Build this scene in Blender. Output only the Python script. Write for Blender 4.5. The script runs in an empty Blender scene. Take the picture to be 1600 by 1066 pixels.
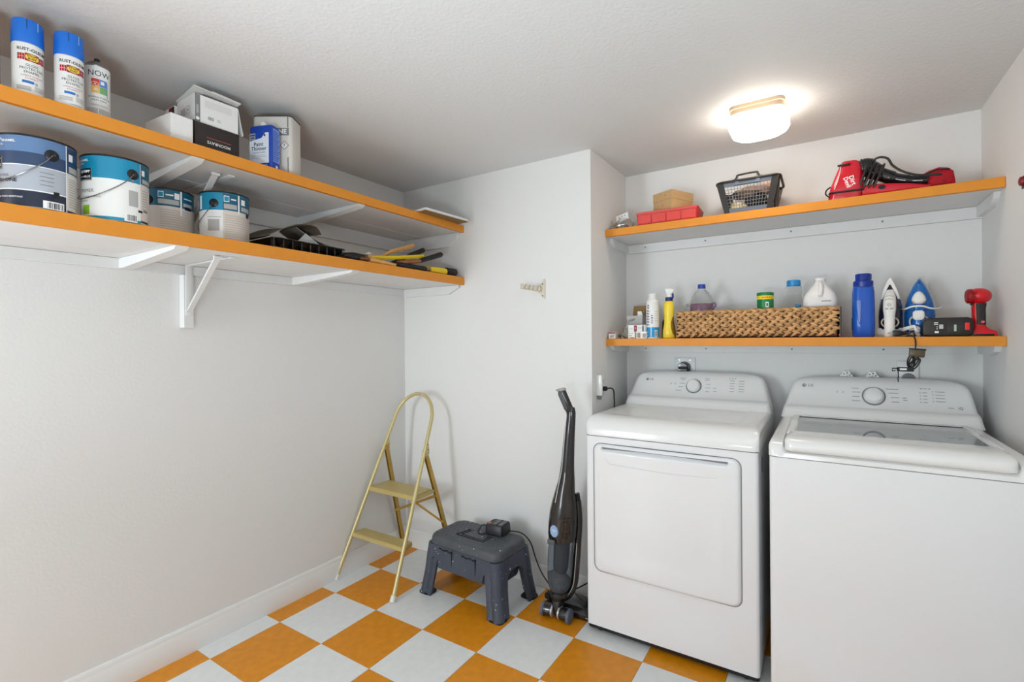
import bpy, bmesh, math, random
from mathutils import Vector as V, Matrix as MX
R = math.radians
sc = bpy.context.scene
COL = sc.collection
random.seed(7)

# ---------------------------------------------------------------- camera
cam_d = bpy.data.cameras.new('camera'); cam = bpy.data.objects.new('camera', cam_d); COL.objects.link(cam)
cam_d.sensor_width = 36; cam_d.lens = 17.05
cam_d.shift_x = -0.00548; cam_d.shift_y = -0.00175; cam_d.clip_start = .02
fw = V((-0.534045, 0.845455, -0.001481)); rt = V((0.845435, 0.534018, -0.008072)); up = V((0.006034, 0.005563, 0.999966))
cam.matrix_world = MX(((rt.x, up.x, -fw.x, 2.1535), (rt.y, up.y, -fw.y, -1.6181), (rt.z, up.z, -fw.z, 1.3138), (0, 0, 0, 1)))
sc.camera = cam

# ---------------------------------------------------------------- world, daylight, exposure
w = bpy.data.worlds.new('world'); sc.world = w; w.use_nodes = True
bg = w.node_tree.nodes['Background']; bg.inputs[0].default_value = (.86, .93, 1, 1); bg.inputs[1].default_value = 1.0
def area(name, loc, rot, sx, sy, power, col):
    l = bpy.data.lights.new(name, 'AREA'); l.shape = 'RECTANGLE'; l.size = sx; l.size_y = sy; l.energy = power; l.color = col
    o = bpy.data.objects.new(name, l); COL.objects.link(o); o.location = loc; o.rotation_euler = rot; return o
area('window_daylight', (.22, -3.06, 1.22), (R(90), 0, R(-6)), .5, 1.3, 35, (.865, .955, 1))
area('bounce_flash', (1.8, -2.0, 1.0), (R(180 - 14), 0, R(8)), .6, .6, 24.5, (.85, .955, 1))      # photographer's flash aimed up at the ceiling
sc.view_settings.view_transform = 'Standard'; sc.view_settings.look = 'None'; sc.view_settings.gamma = 1
sc.view_settings.use_curve_mapping = False
sc.view_settings.exposure = 0.09
LAMP = 11.0

# ---------------------------------------------------------------- materials
def lin(c): return tuple((v / 255 / 12.92 if v / 255 <= .04045 else ((v / 255 + .055) / 1.055) ** 2.4) for v in c)
MATS = {}
def mat(name, rgb, rough=.5, metal=0, trans=0, emit=0, var=0, vscale=8, bump=0, bscale=60, coat=0, ior=1.45, alpha=1, spots=None, rnd=0, stretch=None):
    if name in MATS: return MATS[name]
    m = bpy.data.materials.new(name); m.use_nodes = True; nt = m.node_tree; b = nt.nodes['Principled BSDF']
    c = lin(rgb) + (1,)
    I = b.inputs; I['Base Color'].default_value = c; I['Roughness'].default_value = rough; I['Metallic'].default_value = metal
    I['Transmission Weight'].default_value = trans; I['IOR'].default_value = ior; I['Coat Weight'].default_value = coat; I['Alpha'].default_value = alpha
    if emit: I['Emission Color'].default_value = c; I['Emission Strength'].default_value = emit
    N = nt.nodes.new; L = nt.links.new
    vec = None
    if var or bump or spots:
        tc = N('ShaderNodeTexCoord'); vec = tc.outputs['Object']
        if stretch:
            mp = N('ShaderNodeMapping'); mp.inputs['Scale'].default_value = stretch; L(vec, mp.inputs[0]); vec = mp.outputs[0]
    out = None
    if var:
        n = N('ShaderNodeTexNoise'); n.inputs['Scale'].default_value = vscale; n.inputs['Detail'].default_value = 6; L(vec, n.inputs[0])
        r = N('ShaderNodeMapRange'); r.inputs[1].default_value = .3; r.inputs[2].default_value = .7; r.inputs[3].default_value = 1 - var; r.inputs[4].default_value = 1 + var; L(n.outputs[0], r.inputs[0])
        mx = N('ShaderNodeVectorMath'); mx.operation = 'SCALE'; mx.inputs[0].default_value = c[:3]; L(r.outputs[0], mx.inputs[3]); out = mx.outputs[0]
    if rnd:
        oi = N('ShaderNodeObjectInfo'); r = N('ShaderNodeMapRange'); r.inputs[3].default_value = 1 - rnd; r.inputs[4].default_value = 1 + rnd; L(oi.outputs['Random'], r.inputs[0])
        mx = N('ShaderNodeVectorMath'); mx.operation = 'SCALE'; mx.inputs[0].default_value = c[:3]
        if out: L(out, mx.inputs[0])
        L(r.outputs[0], mx.inputs[3]); out = mx.outputs[0]
    if spots:   # (scale, threshold, rgb)
        n = N('ShaderNodeTexNoise'); n.inputs['Scale'].default_value = spots[0]; n.inputs['Detail'].default_value = 2; L(vec, n.inputs[0])
        r = N('ShaderNodeMapRange'); r.inputs[1].default_value = spots[1]; r.inputs[2].default_value = spots[1] + .02; L(n.outputs[0], r.inputs[0])
        mx = N('ShaderNodeMix'); mx.data_type = 'RGBA'; mx.inputs[6].default_value = c; mx.inputs[7].default_value = lin(spots[2]) + (1,)
        if out: L(out, mx.inputs[6])
        L(r.outputs[0], mx.inputs[0]); out = mx.outputs[2]
    if out: L(out, I['Base Color'])
    if bump:
        n = N('ShaderNodeTexNoise'); n.inputs['Scale'].default_value = bscale; n.inputs['Detail'].default_value = 4; L(vec, n.inputs[0])
        bp = N('ShaderNodeBump'); bp.inputs['Strength'].default_value = bump; bp.inputs['Distance'].default_value = .01; L(n.outputs[0], bp.inputs['Height']); L(bp.outputs[0], I['Normal'])
    MATS[name] = m; return m

WALL = mat('wall_paint', (229, 229, 228), .62, bump=.06, bscale=90)
CEIL = mat('ceiling_texture', (222, 224, 225), .7, bump=.2, bscale=85)
TRIM = mat('trim_paint', (233, 233, 232), .35)
SHW = mat('shelf_white_paint', (226, 227, 227), .5, var=.015, vscale=14)
ORG = mat('orange_shelf_paint', (222, 142, 42), .5, var=.03, vscale=20)
TILO = mat('orange_tile', (217, 137, 16), .38, var=.09, vscale=26, rnd=.03)
TILW = mat('white_tile', (224, 224, 223), .38, var=.035, vscale=26, rnd=.015)
GROUT = mat('tile_joint', (120, 105, 85), .8)
ENAM = mat('white_enamel', (233, 234, 236), .22, coat=.4)
PLW = mat('white_plastic', (232, 232, 231), .3)
PLW2 = mat('white_gloss_plastic', (234, 234, 233), .16, coat=.3)
GREYP = mat('grey_print', (120, 122, 126), .5)
SEAM = mat('dark_seam', (70, 72, 76), .7); SOFT = mat('soft_seam', (128, 130, 134), .7); PALE = mat('pale_seam', (160, 161, 163), .7)
BLK = mat('black_plastic', (22, 22, 24), .35)
BLKG = mat('black_gloss', (16, 17, 19), .15, coat=.5)
BLKR = mat('black_rubber', (24, 24, 25), .6)
GREYM = mat('grey_plastic', (120, 122, 126), .4)
CHROME = mat('chrome', (205, 205, 205), .15, metal=1)
STEEL = mat('steel', (150, 150, 150), .3, metal=1)
PRB = mat('black_print', (24, 24, 28), .5)
PRW = mat('white_print', (240, 240, 240), .5)
PRR = mat('red_print', (178, 28, 44), .5)

# ---------------------------------------------------------------- mesh builder
FONT_CACHE = {}
def text_geo(s, bold):
    k = (s, bold)
    if k not in FONT_CACHE:
        cu = bpy.data.curves.new('t', 'FONT'); cu.body = s; cu.size = 1; cu.align_x = 'CENTER'; cu.align_y = 'CENTER'; cu.offset = bold; cu.resolution_u = 2
        o = bpy.data.objects.new('t', cu); me = bpy.data.meshes.new_from_object(o)
        FONT_CACHE[k] = ([v.co.copy() for v in me.vertices], [tuple(p.vertices) for p in me.polygons])
        bpy.data.objects.remove(o); bpy.data.curves.remove(cu); bpy.data.meshes.remove(me)
    return FONT_CACHE[k]

def rr(w, d, r, n=4, cx=0, cy=0):       # rounded rectangle, counter clockwise
    r = min(r, w / 2 - 1e-5, d / 2 - 1e-5); P = []
    for k, (sx, sy) in enumerate(((1, 1), (-1, 1), (-1, -1), (1, -1))):
        for i in range(n + 1):
            a = math.pi / 2 * (k + i / n); P.append((cx + sx * (w / 2 - r) + r * math.cos(a), cy + sy * (d / 2 - r) + r * math.sin(a)))
    return P
def ell(a, b, n=24, cx=0, cy=0): return [(cx + a * math.cos(2 * math.pi * i / n), cy + b * math.sin(2 * math.pi * i / n)) for i in range(n)]

class G:
    def __init__(s, o=(0, 0, 0)): s.bm = bmesh.new(); s.o = V(o)
    def faces(s, vs, fs, mi=0):
        nv = [s.bm.verts.new(v) for v in vs]; out = []
        for f in fs:
            try: q = s.bm.faces.new([nv[i] for i in f]); q.material_index = mi; out.append(q)
            except ValueError: pass
        return nv
    def box(s, x0, x1, y0, y1, z0, z1, bev=0, mi=0, M=None, seg=2):
        b = bmesh.new(); bmesh.ops.create_cube(b, size=1)
        for v in b.verts: v.co = V(((x0 + x1) / 2 + v.co.x * (x1 - x0), (y0 + y1) / 2 + v.co.y * (y1 - y0), (z0 + z1) / 2 + v.co.z * (z1 - z0)))
        if bev: bmesh.ops.bevel(b, geom=b.edges[:] + b.verts[:], offset=bev, segments=seg, affect='EDGES', profile=.5, clamp_overlap=True)
        return s.merge(b, mi, M)
    def merge(s, b, mi=0, M=None):
        b.verts.ensure_lookup_table(); b.verts.index_update()
        nv = s.faces([v.co if M is None else M @ v.co for v in b.verts], [[v.index for v in f.verts] for f in b.faces], mi); b.free(); return nv
    def loft(s, rings, cap=True, mi=0, closed=False, mis=None, M=None):
        n = len(rings[0]); vs = [V(p) for r in rings for p in r]; fs = []
        if M is not None: vs = [M @ v for v in vs]
        nv = [s.bm.verts.new(v) for v in vs]
        K = len(rings) if closed else len(rings) - 1
        for k in range(K):
            a = k * n; b = ((k + 1) % len(rings)) * n
            for i in range(n):
                j = (i + 1) % n; q = s.bm.faces.new((nv[a + i], nv[a + j], nv[b + j], nv[b + i])); q.material_index = mis[k] if mis else mi
        if cap and not closed:
            q = s.bm.faces.new([nv[i] for i in range(n - 1, -1, -1)]); q.material_index = mis[0] if mis else mi
            q = s.bm.faces.new([nv[(len(rings) - 1) * n + i] for i in range(n)]); q.material_index = mis[-1] if mis else mi
        return nv
    def stack(s, secs, cap=True, mi=0, mis=None, M=None):      # [(z, [(x, y)...])]
        return s.loft([[(x, y, z) for x, y in P] for z, P in secs], cap, mi, False, mis, M)
    def lathe(s, prof, n=28, c=(0, 0), mis=None, cap=True, mi=0, M=None, sx=1, sy=1):
        return s.stack([(z, [(c[0] + sx * r * math.cos(2 * math.pi * i / n), c[1] + sy * r * math.sin(2 * math.pi * i / n)) for i in range(n)]) for r, z in prof], cap, mi, mis, M)
    def cyl(s, p0, p1, r0, r1=None, n=16, mi=0):
        return s.tube([p0, p1], [r0, r0 if r1 is None else r1], n, mi=mi)
    def tube(s, pts, r, n=8, closed=False, mi=0, flat=1, upv=None):
        P = [V(p) for p in pts]; m = len(P); rings = []
        t0 = (P[1] - P[0]).normalized(); u = V(upv) if upv else (V((0, 0, 1)) if abs(t0.z) < .9 else V((1, 0, 0)))
        u = (u - t0 * u.dot(t0)).normalized(); pt = t0
        for i in range(m):
            if closed: t = (P[(i + 1) % m] - P[i - 1]).normalized()
            else: t = (P[min(i + 1, m - 1)] - P[max(i - 1, 0)]).normalized()
            ax = pt.cross(t)
            if ax.length > 1e-6: u = MX.Rotation(pt.angle(t), 3, ax.normalized()) @ u
            u = (u - t * u.dot(t)).normalized(); v = t.cross(u); pt = t
            q = r[i] if isinstance(r, (list, tuple)) else r
            rings.append([P[i] + u * (q * math.cos(2 * math.pi * k / n)) + v * (q * flat * math.sin(2 * math.pi * k / n)) for k in range(n)])
        return s.loft(rings, True, mi, closed)
    def prism(s, poly, lo, hi, axis='z', mi=0, bev=0, M=None):
        f = {'z': lambda a, b, h: (a, b, h), 'y': lambda a, b, h: (a, h, b), 'x': lambda a, b, h: (h, a, b)}[axis]
        if bev:
            b = bmesh.new(); n = len(poly); nv = [b.verts.new(f(p[0], p[1], h)) for h in (lo, hi) for p in poly]
            for i in range(n): b.faces.new((nv[i], nv[(i + 1) % n], nv[n + (i + 1) % n], nv[n + i]))
            b.faces.new(nv[n - 1::-1]); b.faces.new(nv[n:])
            bmesh.ops.bevel(b, geom=b.edges[:] + b.verts[:], offset=bev, segments=2, affect='EDGES', clamp_overlap=True)
            return s.merge(b, mi, M)
        return s.loft([[f(p[0], p[1], h) for p in poly] for h in (lo, hi)], True, mi, M=M)
    def ball(s, c, r, nu=16, nv=10, mi=0, M=None):
        if not isinstance(r, (tuple, list)): r = (r, r, r)
        b = bmesh.new(); bmesh.ops.create_uvsphere(b, u_segments=nu, v_segments=nv, radius=1)
        for v in b.verts: v.co = V((c[0] + v.co.x * r[0], c[1] + v.co.y * r[1], c[2] + v.co.z * r[2]))
        return s.merge(b, mi, M)
    def grid(s, fn, nu, nv, mi=0, thick=0):
        vs = [V(fn(i / nu, j / nv)) for i in range(nu + 1) for j in range(nv + 1)]
        fs = [(i * (nv + 1) + j, (i + 1) * (nv + 1) + j, (i + 1) * (nv + 1) + j + 1, i * (nv + 1) + j + 1) for i in range(nu) for j in range(nv)]
        if not thick: return s.faces(vs, fs, mi)
        b = bmesh.new(); q = [b.verts.new(v) for v in vs]
        for f in fs: b.faces.new([q[i] for i in f])
        b.normal_update(); bmesh.ops.solidify(b, geom=b.faces[:], thickness=thick); return s.merge(b, mi)
    def patch(s, rad, a0, a1, z0, z1, mi=0, n=8, c=(0, 0)):     # arc on a cylinder, angle 0 faces -y, degrees
        P = lambda a, z: (c[0] + rad * math.sin(R(a)), c[1] - rad * math.cos(R(a)), z)
        return s.grid(lambda u, v: P(a0 + (a1 - a0) * u, z0 + (z1 - z0) * v), n, 1, mi)
    def rect(s, x0, x1, z0, z1, M, mi=0): return s.faces([M @ V((x, 0, z)) for x, z in ((x0, z0), (x1, z0), (x1, z1), (x0, z1))], [(0, 1, 2, 3)], mi)
    def text(s, body, size, x=0, z=0, M=None, mi=0, bold=.0, sx=1, rad=None, c=(0, 0), rot=0, shear=0):
        vs, fs = text_geo(body, bold); out = []
        ca, sa = math.cos(R(rot)), math.sin(R(rot))
        for v in vs:
            a, b = (v.x + shear * v.y) * size * sx, v.y * size; a, b = a * ca - b * sa + x, a * sa + b * ca + z
            if rad: p = V((c[0] + rad * math.sin(a / rad), c[1] - rad * math.cos(a / rad), b))
            else: p = V((a, 0, b))
            out.append(M @ p if M is not None else p)
        return s.faces(out, fs, mi)
    def done(s, name, mats, parent=None, ang=35, loc=None, rot=None, mod=None, print_=False):
        bm = s.bm
        if s.o.length: bmesh.ops.translate(bm, verts=bm.verts, vec=-s.o)
        if not print_: bmesh.ops.recalc_face_normals(bm, faces=bm.faces)
        bm.normal_update()
        for f in bm.faces: f.smooth = True
        for e in bm.edges:
            if len(e.link_faces) == 2 and e.calc_face_angle(0) > R(ang): e.smooth = False
        me = bpy.data.meshes.new(name); bm.to_mesh(me); bm.free()
        for m in (mats if isinstance(mats, (list, tuple)) else [mats]): me.materials.append(m)
        o = bpy.data.objects.new(name, me); COL.objects.link(o)
        if parent: o.parent = parent
        if loc: o.location = loc
        if rot: o.rotation_euler = rot
        if mod: mod(o)
        return o

def tag(o, label=None, cat=None, group=None, kind=None):
    if label: o['label'] = label
    if cat: o['category'] = cat
    if group: o['group'] = group
    if kind: o['kind'] = kind
    return o
def thing(name, label, cat, loc=(0, 0, 0), rz=0, group=None):
    o = bpy.data.objects.new(name, None); o.empty_display_size = .05; COL.objects.link(o); o.location = loc; o.rotation_euler = (0, 0, R(rz))
    return tag(o, label, cat, group)
def dup(root, loc, rz, label, group=None):
    c = root.copy(); COL.objects.link(c); c.location = loc; c.rotation_euler = (0, 0, R(rz)); c['label'] = label
    if group: c['group'] = group
    for ch in root.children:
        k = ch.copy(); COL.objects.link(k); k.parent = c
        for g in ch.children: h = g.copy(); COL.objects.link(h); h.parent = k
    return c
def struct(o): o['kind'] = 'structure'; return o
def bez(P, n=8):        # Catmull-Rom through points
    P = [V(p) for p in P]; Q = [P[0] * 2 - P[1]] + P + [P[-1] * 2 - P[-2]]; out = []
    for i in range(1, len(Q) - 2):
        a, b, c, d = Q[i - 1:i + 3]
        for k in range(n):
            t = k / n; out.append(.5 * ((2 * b) + (c - a) * t + (2 * a - 5 * b + 4 * c - d) * t * t + (3 * b - a - 3 * c + d) * t ** 3))
    return out + [P[-1]]

# ---------------------------------------------------------------- room
XL, YB, XP, YA, XR, ZC, YR = -.12, .625, 1.174, 1.133, 2.714, 2.256, -3.05
T = .3048
def slab(name, m, *b, **k):
    g = G(); g.box(*b); return struct(g.done(name, m, **k))
slab('ceiling', CEIL, XL - .1, XR + .1, YR - .1, YA + .1, ZC, ZC + .1)
slab('wall_left', WALL, XL - .1, XL, YR - .1, YB, 0, ZC)
slab('wall_back', WALL, XL - .1, XP, YB, YA + .1, 0, ZC)           # its right end is the side of the alcove
slab('wall_alcove', WALL, XP, XR + .1, YA, YA + .1, 0, ZC)
slab('wall_right', WALL, XR, XR + .1, YR - .1, YA, 0, ZC)
g = G(); WX0, WX1, WZ0, WZ1 = -.07, .77, .28, 2.16
for b in ((XL - .1, WX0, 0, ZC), (WX1, XR + .1, 0, ZC), (WX0, WX1, 0, WZ0), (WX0, WX1, WZ1, ZC)): g.box(b[0], b[1], YR - .1, YR, b[2], b[3])
struct(g.done('wall_rear', WALL))
wn = G()
for b in ((WX0, WX0 + .05, WZ0, WZ1), (WX1 - .05, WX1, WZ0, WZ1), (WX0, WX1, WZ0, WZ0 + .05), (WX0, WX1, WZ1 - .05, WZ1), (WX0, WX1, 1.2, 1.25)): wn.box(b[0], b[1], YR - .09, YR - .05, b[2], b[3])
struct(wn.done('window_1', TRIM))
fl = slab('floor', GROUT, XL - .1, XR + .1, YR - .1, YA + .1, -.1, -.003)
fl.data.name = 'floor'
meshes = {}
for ix in range(-1, 9):
    for iy in range(-10, 4):
        x0, x1 = max(ix * T, XL), min((ix + 1) * T, XR); y0, y1 = max(iy * T, YR), min((iy + 1) * T, YA)
        if x0 < XP and iy * T < YB: y1 = min(y1, YB) if x1 <= XP else y1
        if x1 - x0 < .01 or y1 - y0 < .01 or (x1 <= XP and y0 >= YB): continue
        k = (round(x1 - x0, 3), round(y1 - y0, 3), (ix + iy) % 2)
        if k not in meshes:
            g = G(); wd, dp = x1 - x0 - .0012, y1 - y0 - .0012
            g.box(-wd / 2, wd / 2, -dp / 2, dp / 2, -.003, 0, .0006, seg=1)
            o = g.done('tile', TILO if (ix + iy) % 2 == 0 else TILW, fl); meshes[k] = o.data
        else:
            o = bpy.data.objects.new('tile', meshes[k]); COL.objects.link(o); o.parent = fl
        o.location = ((x0 + x1) / 2, (y0 + y1) / 2, 0)
def board_profile(t, h): return [(0, 0), (t, 0), (t, h * .72), (t * .75, h * .78), (t * .62, h * .86), (t * .62, h * .93), (t * .3, h), (0, h)]
g = G(); g.loft([[(XL + a, y, b) for a, b in board_profile(.014, .117)] for y in (YR, YB)]); struct(g.done('baseboard_left', TRIM))
g = G(); g.loft([[(x, YB - a, b) for a, b in board_profile(.014, .112)] for x in (XL, XP)]); struct(g.done('baseboard_back', TRIM))

# ---------------------------------------------------------------- shelves
def cleat(g, pts, axis, lo, hi): g.prism(pts, lo, hi, axis, bev=.0015)
def left_shelf(zt, zb, label, battens, ledger, cleat_h, x1=.371):
    o = (XL, YB, zb); t = thing('wall_shelf', label, 'shelf', o)
    crack = .062
    for a, b in ((XL, crack - .002), (crack + .002, x1 - .018)):
        g = G(o); g.box(a, b, YR + .6, YB, zb + .001, zt, .001, seg=1)
        for f in g.bm.faces:
            if f.calc_center_median().z > zt - .0005: f.material_index = 1
        g.done('board', [SHW, ORG], t)
    g = G(o); g.box(x1 - .018, x1, YR + .6, YB - .001, zb, zt, .0012, seg=1); g.done('edge_strip', ORG, t)
    g = G(o); g.box(XL, XL + .018, YR + .6, YB, zb - ledger, zb, .001, seg=1); g.done('ledger', SHW, t)
    g = G(o); h = cleat_h; g.prism([(XL + .018, zb), (x1 - .03, zb), (x1 - .03, zb - .012), (x1 - .11, zb - h), (XL + .018, zb - h)], YB - .02, YB, 'y'); g.done('end_cleat', SHW, t)
    for y in battens:
        g = G(o); g.prism([(XL + .018, zb), (x1 - .012, zb), (x1 - .03, zb - .012), (XL + .06, zb - .038), (XL + .018, zb - .038)], y - .02, y + .02, 'y'); g.done('batten', SHW, t)
    return t
upper = left_shelf(1.978, 1.938, 'upper white board shelf with orange front edge on the left wall', (-.80, -.11), .075, .075)
lower = left_shelf(1.675, 1.63, 'lower white board shelf with orange front edge on the left wall', (-.85, -.142), .04, .05)
def bracket(y, zb, label, drop, block):
    t = thing('shelf_bracket', label, 'bracket', (XL, y, zb - drop)); o = t.location
    if block:
        g = G(o); g.box(XL, XL + .036, y + .026, y + .064, zb - .26, zb - .04, .0015, seg=1); g.done('wooden_block', SHW, t)
    g = G(o); yy = y + .045
    x0 = XL + (.036 if block else .018)
    g.box(x0 - .0, x0 + .004, yy - .012, yy + .012, zb - drop, zb - .003, .001); g.done('upright', SHW, t)
    g = G(o); g.box(x0, .27, yy - .012, yy + .012, zb - .005, zb, .001); g.done('arm', SHW, t)
    g = G(o); a, b = V((x0 + .006, yy, zb - drop + .02)), V((.255, y - .005, zb - .006)); d = (b - a).normalized(); n = d.cross(V((0, 1, 0)))
    g.loft([[p + V((0, s, 0)) + n * q for s, q in ((-.01, -.004), (.01, -.004), (.01, .004), (-.01, .004))] for p in (a, b)]); g.done('strut', SHW, t)
    for p in (a, b): g = G(o); g.cyl(p + V((0, -.014, 0)), p + V((0, .014, 0)), .006, n=10); g.done('rivet', SHW, t)
bracket(-.685, 1.63, 'white folding bracket on a wooden block under the lower left shelf', .21, True)
bracket(-.69, 1.938, 'white folding bracket under the upper left shelf behind the paint cans', .2, False)
def alcove_shelf(zt, zb, label, ledger):
    yf = .811; o = (XP, YA, zb); t = thing('alcove_shelf', label, 'shelf', o)
    g = G(o); g.box(XP, XR, yf + .018, YA, zb + .001, zt, .001, seg=1)
    for f in g.bm.faces:
        if f.calc_center_median().z > zt - .0005: f.material_index = 1
    g.done('board', [SHW, ORG], t)
    g = G(o); g.box(XP + .001, XR - .001, yf, yf + .018, zb, zt, .0012, seg=1); g.done('edge_strip', ORG, t)
    g = G(o); g.box(XP, XR, YA - .018, YA, zb - ledger, zb, .001, seg=1); g.done('ledger', SHW, t)
    for x0, x1 in ((XP, XP + .02), (XR - .02, XR)):
        g = G(o); g.prism([(YA - .018, zb), (yf + .06, zb), (yf + .075, zb - .022), (yf + .13, zb - ledger * .9), (YA - .018, zb - ledger * .9)], x0, x1, 'x'); g.done('end_cleat', SHW, t)
    for x in (XP + .12, 1.62, 2.02, 2.38): g = G(o); g.cyl((x, YA - .021, zb - .02), (x, YA - .018, zb - .02), .004, n=8); g.done('screw', GREYM, t)
    return t
alcove_shelf(1.887, 1.849, 'upper orange-edged shelf in the alcove over the washer and dryer', .05)
alcove_shelf(1.308, 1.271, 'lower orange-edged shelf in the alcove just above the washer and dryer', .04)

# ---------------------------------------------------------------- ceiling light
LX, LY = 1.928, .632
t = thing('ceiling_light', 'square frosted glass ceiling light glowing on a champagne metal base', 'lamp', (LX, LY, ZC)); o = t.location
CHAMP = mat('champagne_metal', (196, 174, 148), .35, metal=.4)
GLOW = mat('glowing_frosted_glass', (255, 242, 224), .4, emit=LAMP)
g = G(o)
g.stack([(ZC, rr(.204, .2, .03, 5, LX, LY)), (ZC - .012, rr(.204, .2, .03, 5, LX, LY)), (ZC - .014, rr(.196, .192, .03, 5, LX, LY)), (ZC - .032, rr(.196, .192, .03, 5, LX, LY)), (ZC - .034, rr(.188, .184, .03, 5, LX, LY))]); g.done('base_plate', CHAMP, t)
g = G(o)
g.stack([(ZC - .03, rr(.2, .19, .04, 6, LX, LY)), (ZC - .042, rr(.222, .212, .05, 6, LX, LY)), (ZC - .062, rr(.226, .216, .055, 6, LX, LY)), (ZC - .084, rr(.208, .198, .06, 6, LX, LY)), (ZC - .098, rr(.172, .162, .06, 6, LX, LY)), (ZC - .104, rr(.1, .095, .04, 6, LX, LY))])
g.done('glass_shade', GLOW, t, ang=60)
# ---------------------------------------------------------------- dryer
def ss(a, b, x): x = max(0, min(1, (x - a) / (b - a))); return x * x * (3 - 2 * x)
def sdf(x, z, cx, cz, hx, hz, r):
    qx, qz = abs(x - cx) - hx + r, abs(z - cz) - hz + r
    return math.hypot(max(qx, 0), max(qz, 0)) + min(max(qx, qz), 0) - r
def inset_secs(x0, x1, r, prof_fn, mid, n=6):      # sections along x with rounded ends; prof_fn(inset, basin)
    out = []
    for k in range(n + 1):
        a = math.pi / 2 * k / n; out.append((x0 + r * (1 - math.cos(a)) if k else x0, r * (1 - math.sin(a)), 0))
    for x, b in mid: out.append((x, 0, b))
    for k in range(n, -1, -1):
        a = math.pi / 2 * k / n; out.append((x1 - r * (1 - math.cos(a)) if k else x1, r * (1 - math.sin(a)), 0))
    return [[(x, y, z) for y, z in prof_fn(i, b)] for x, i, b in out]
def console(g, x0, x1, yb, z0, rings):
    S = []
    for z, a, b, yf, r in rings: S.append((z, rr(x1 - x0 - a - b, yb - yf, r, 4, (x0 + a + x1 - b) / 2, (yf + yb) / 2)))
    g.stack(S)
def emblem(g, x, z, r, M):          # round emblem with a ring-and-bar mark cut in it, then the two letters
    g.prism(ell(r, r, 20, x, z), -.0004, .0002, 'y', M=M, mi=0)
    for a in range(-60, 190, 18):
        p, q = R(a), R(a + 18)
        g.faces([M @ V((x + rr_ * math.cos(t), -.0008, z + rr_ * math.sin(t))) for rr_, t in ((.62 * r, p), (.75 * r, p), (.75 * r, q), (.62 * r, q))], [(0, 1, 2, 3)], 1)
    for q in ((-.08 * r, .07 * r, -.4 * r, .42 * r), (-.08 * r, .35 * r, -.4 * r, -.27 * r)): g.faces([M @ V(p) for p in ((x + q[0], -.0008, z + q[2]), (x + q[1], -.0008, z + q[2]), (x + q[1], -.0008, z + q[3]), (x + q[0], -.0008, z + q[3]))], [(0, 1, 2, 3)], 1)
def tilt(origin, slope):            # matrix: local x right, local z up along a face leaning back by slope (dy per dz)
    zz = V((0, slope, 1)).normalized(); yy = V((0, 1, -slope)).normalized()
    return MX(((1, 0, 0, origin[0]), (0, yy.y, zz.y, origin[1]), (0, yy.z, zz.z, origin[2]), (0, 0, 0, 1)))

DX0, DX1, DY = 1.245, 1.944, .386
t = thing('clothes_dryer', 'white front-loading dryer with a closed square door, left of the pair of machines', 'dryer', ((DX0 + DX1) / 2, .72, 0)); o = t.location
g = G(o); g.stack([(z, rr(DX1 - DX0 - i, .66 - i, .014, 4, (DX0 + DX1) / 2, DY + .33)) for z, i in ((.035, .0), (.877, 0))]); g.done('cabinet', ENAM, t)
g = G(o); g.stack([(z, rr(DX1 - DX0 - .006, .65, .012, 3, (DX0 + DX1) / 2, DY + .331)) for z in (.018, .036)]); g.done('kick_strip', BLK, t)
for x in (DX0 + .05, DX1 - .05):
    for y in (DY + .045, DY + .58):
        g = G(o); g.lathe([(.016, 0), (.02, .003), (.018, .008), (.009, .01), (.009, .02)], 14, (x, y)); g.done('foot', BLKR, t)
def dry_prof(i, b):
    P = [(1.046, .8805), (DY, .8805), (DY, .897), (DY + .004, .915), (DY + .014, .934), (DY + .03, .949), (DY + .05, .958), (DY + .075, .9635), (DY + .1, .965)]
    P += [(DY + .13, .965 - .007 * b), (DY + .16, .965 - .008 * b), (.86, .962 - .006 * b), (.9, .962), (1.046, .961)]
    return [(min(max(y, DY + i * .5), 1.046), min(z, .966 - i * .9) if z > .89 else z) for y, z in P]
g = G(o); g.loft(inset_secs(DX0 - .002, DX1 + .002, .03, dry_prof, [(DX0 + .085, 0), (DX0 + .1, 1), (DX1 - .1, 1), (DX1 - .085, 0)])); g.done('top_panel', PLW2, t, ang=50)
g = G(o); g.box(DX0 + .004, DX1 - .004, DY + .004, 1.04, .876, .882); g.done('seam', SOFT, t)
console(g := G(o), DX0, DX1, 1.066, .96, [(.955, 0, 0, .885, .02), (.968, .002, .002, .893, .02), (.985, .005, .005, .902, .02), (1.0, .009, .009, .91, .02), (1.004, .01, .01, .928, .02), (1.012, .012, .012, .945, .02),
    (1.06, .024, .024, .972, .02), (1.092, .033, .033, .9897, .02), (1.108, .044, .044, .9985, .02), (1.118, .06, .06, 1.006, .02), (1.125, .09, .09, 1.014, .02), (1.129, .14, .14, 1.022, .02), (1.131, .2, .2, 1.03, .015)])
g.done('console', PLW, t, ang=50)
CM = tilt((1.6, .9448, 1.012), .56)
def dial(t, o, M, x, z, r):
    g = G(o); Q = M @ MX.Translation((x, 0, z)) @ MX.Rotation(R(90), 4, 'X')
    g.lathe([(r * 1.13, -.002), (r * 1.13, .003), (r * 1.02, .004)], 32, M=Q); g.done('knob_ring', GREYM, t)
    g = G(o); g.lathe([(r * 1.0, -.002), (r * .98, .012), (r * .86, .02), (r * .8, .024), (r * .74, .0255)], 32, M=Q); g.done('knob', PLW, t)
dial(t, o, CM, -.014, .056, .034)
CM = MX.Translation((0, -.0012, 0)) @ CM; g = G(o)
emblem(g, -.258, .088, .0075, CM); g.text('LG', .015, -.235, .088, CM, bold=.015)
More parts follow.
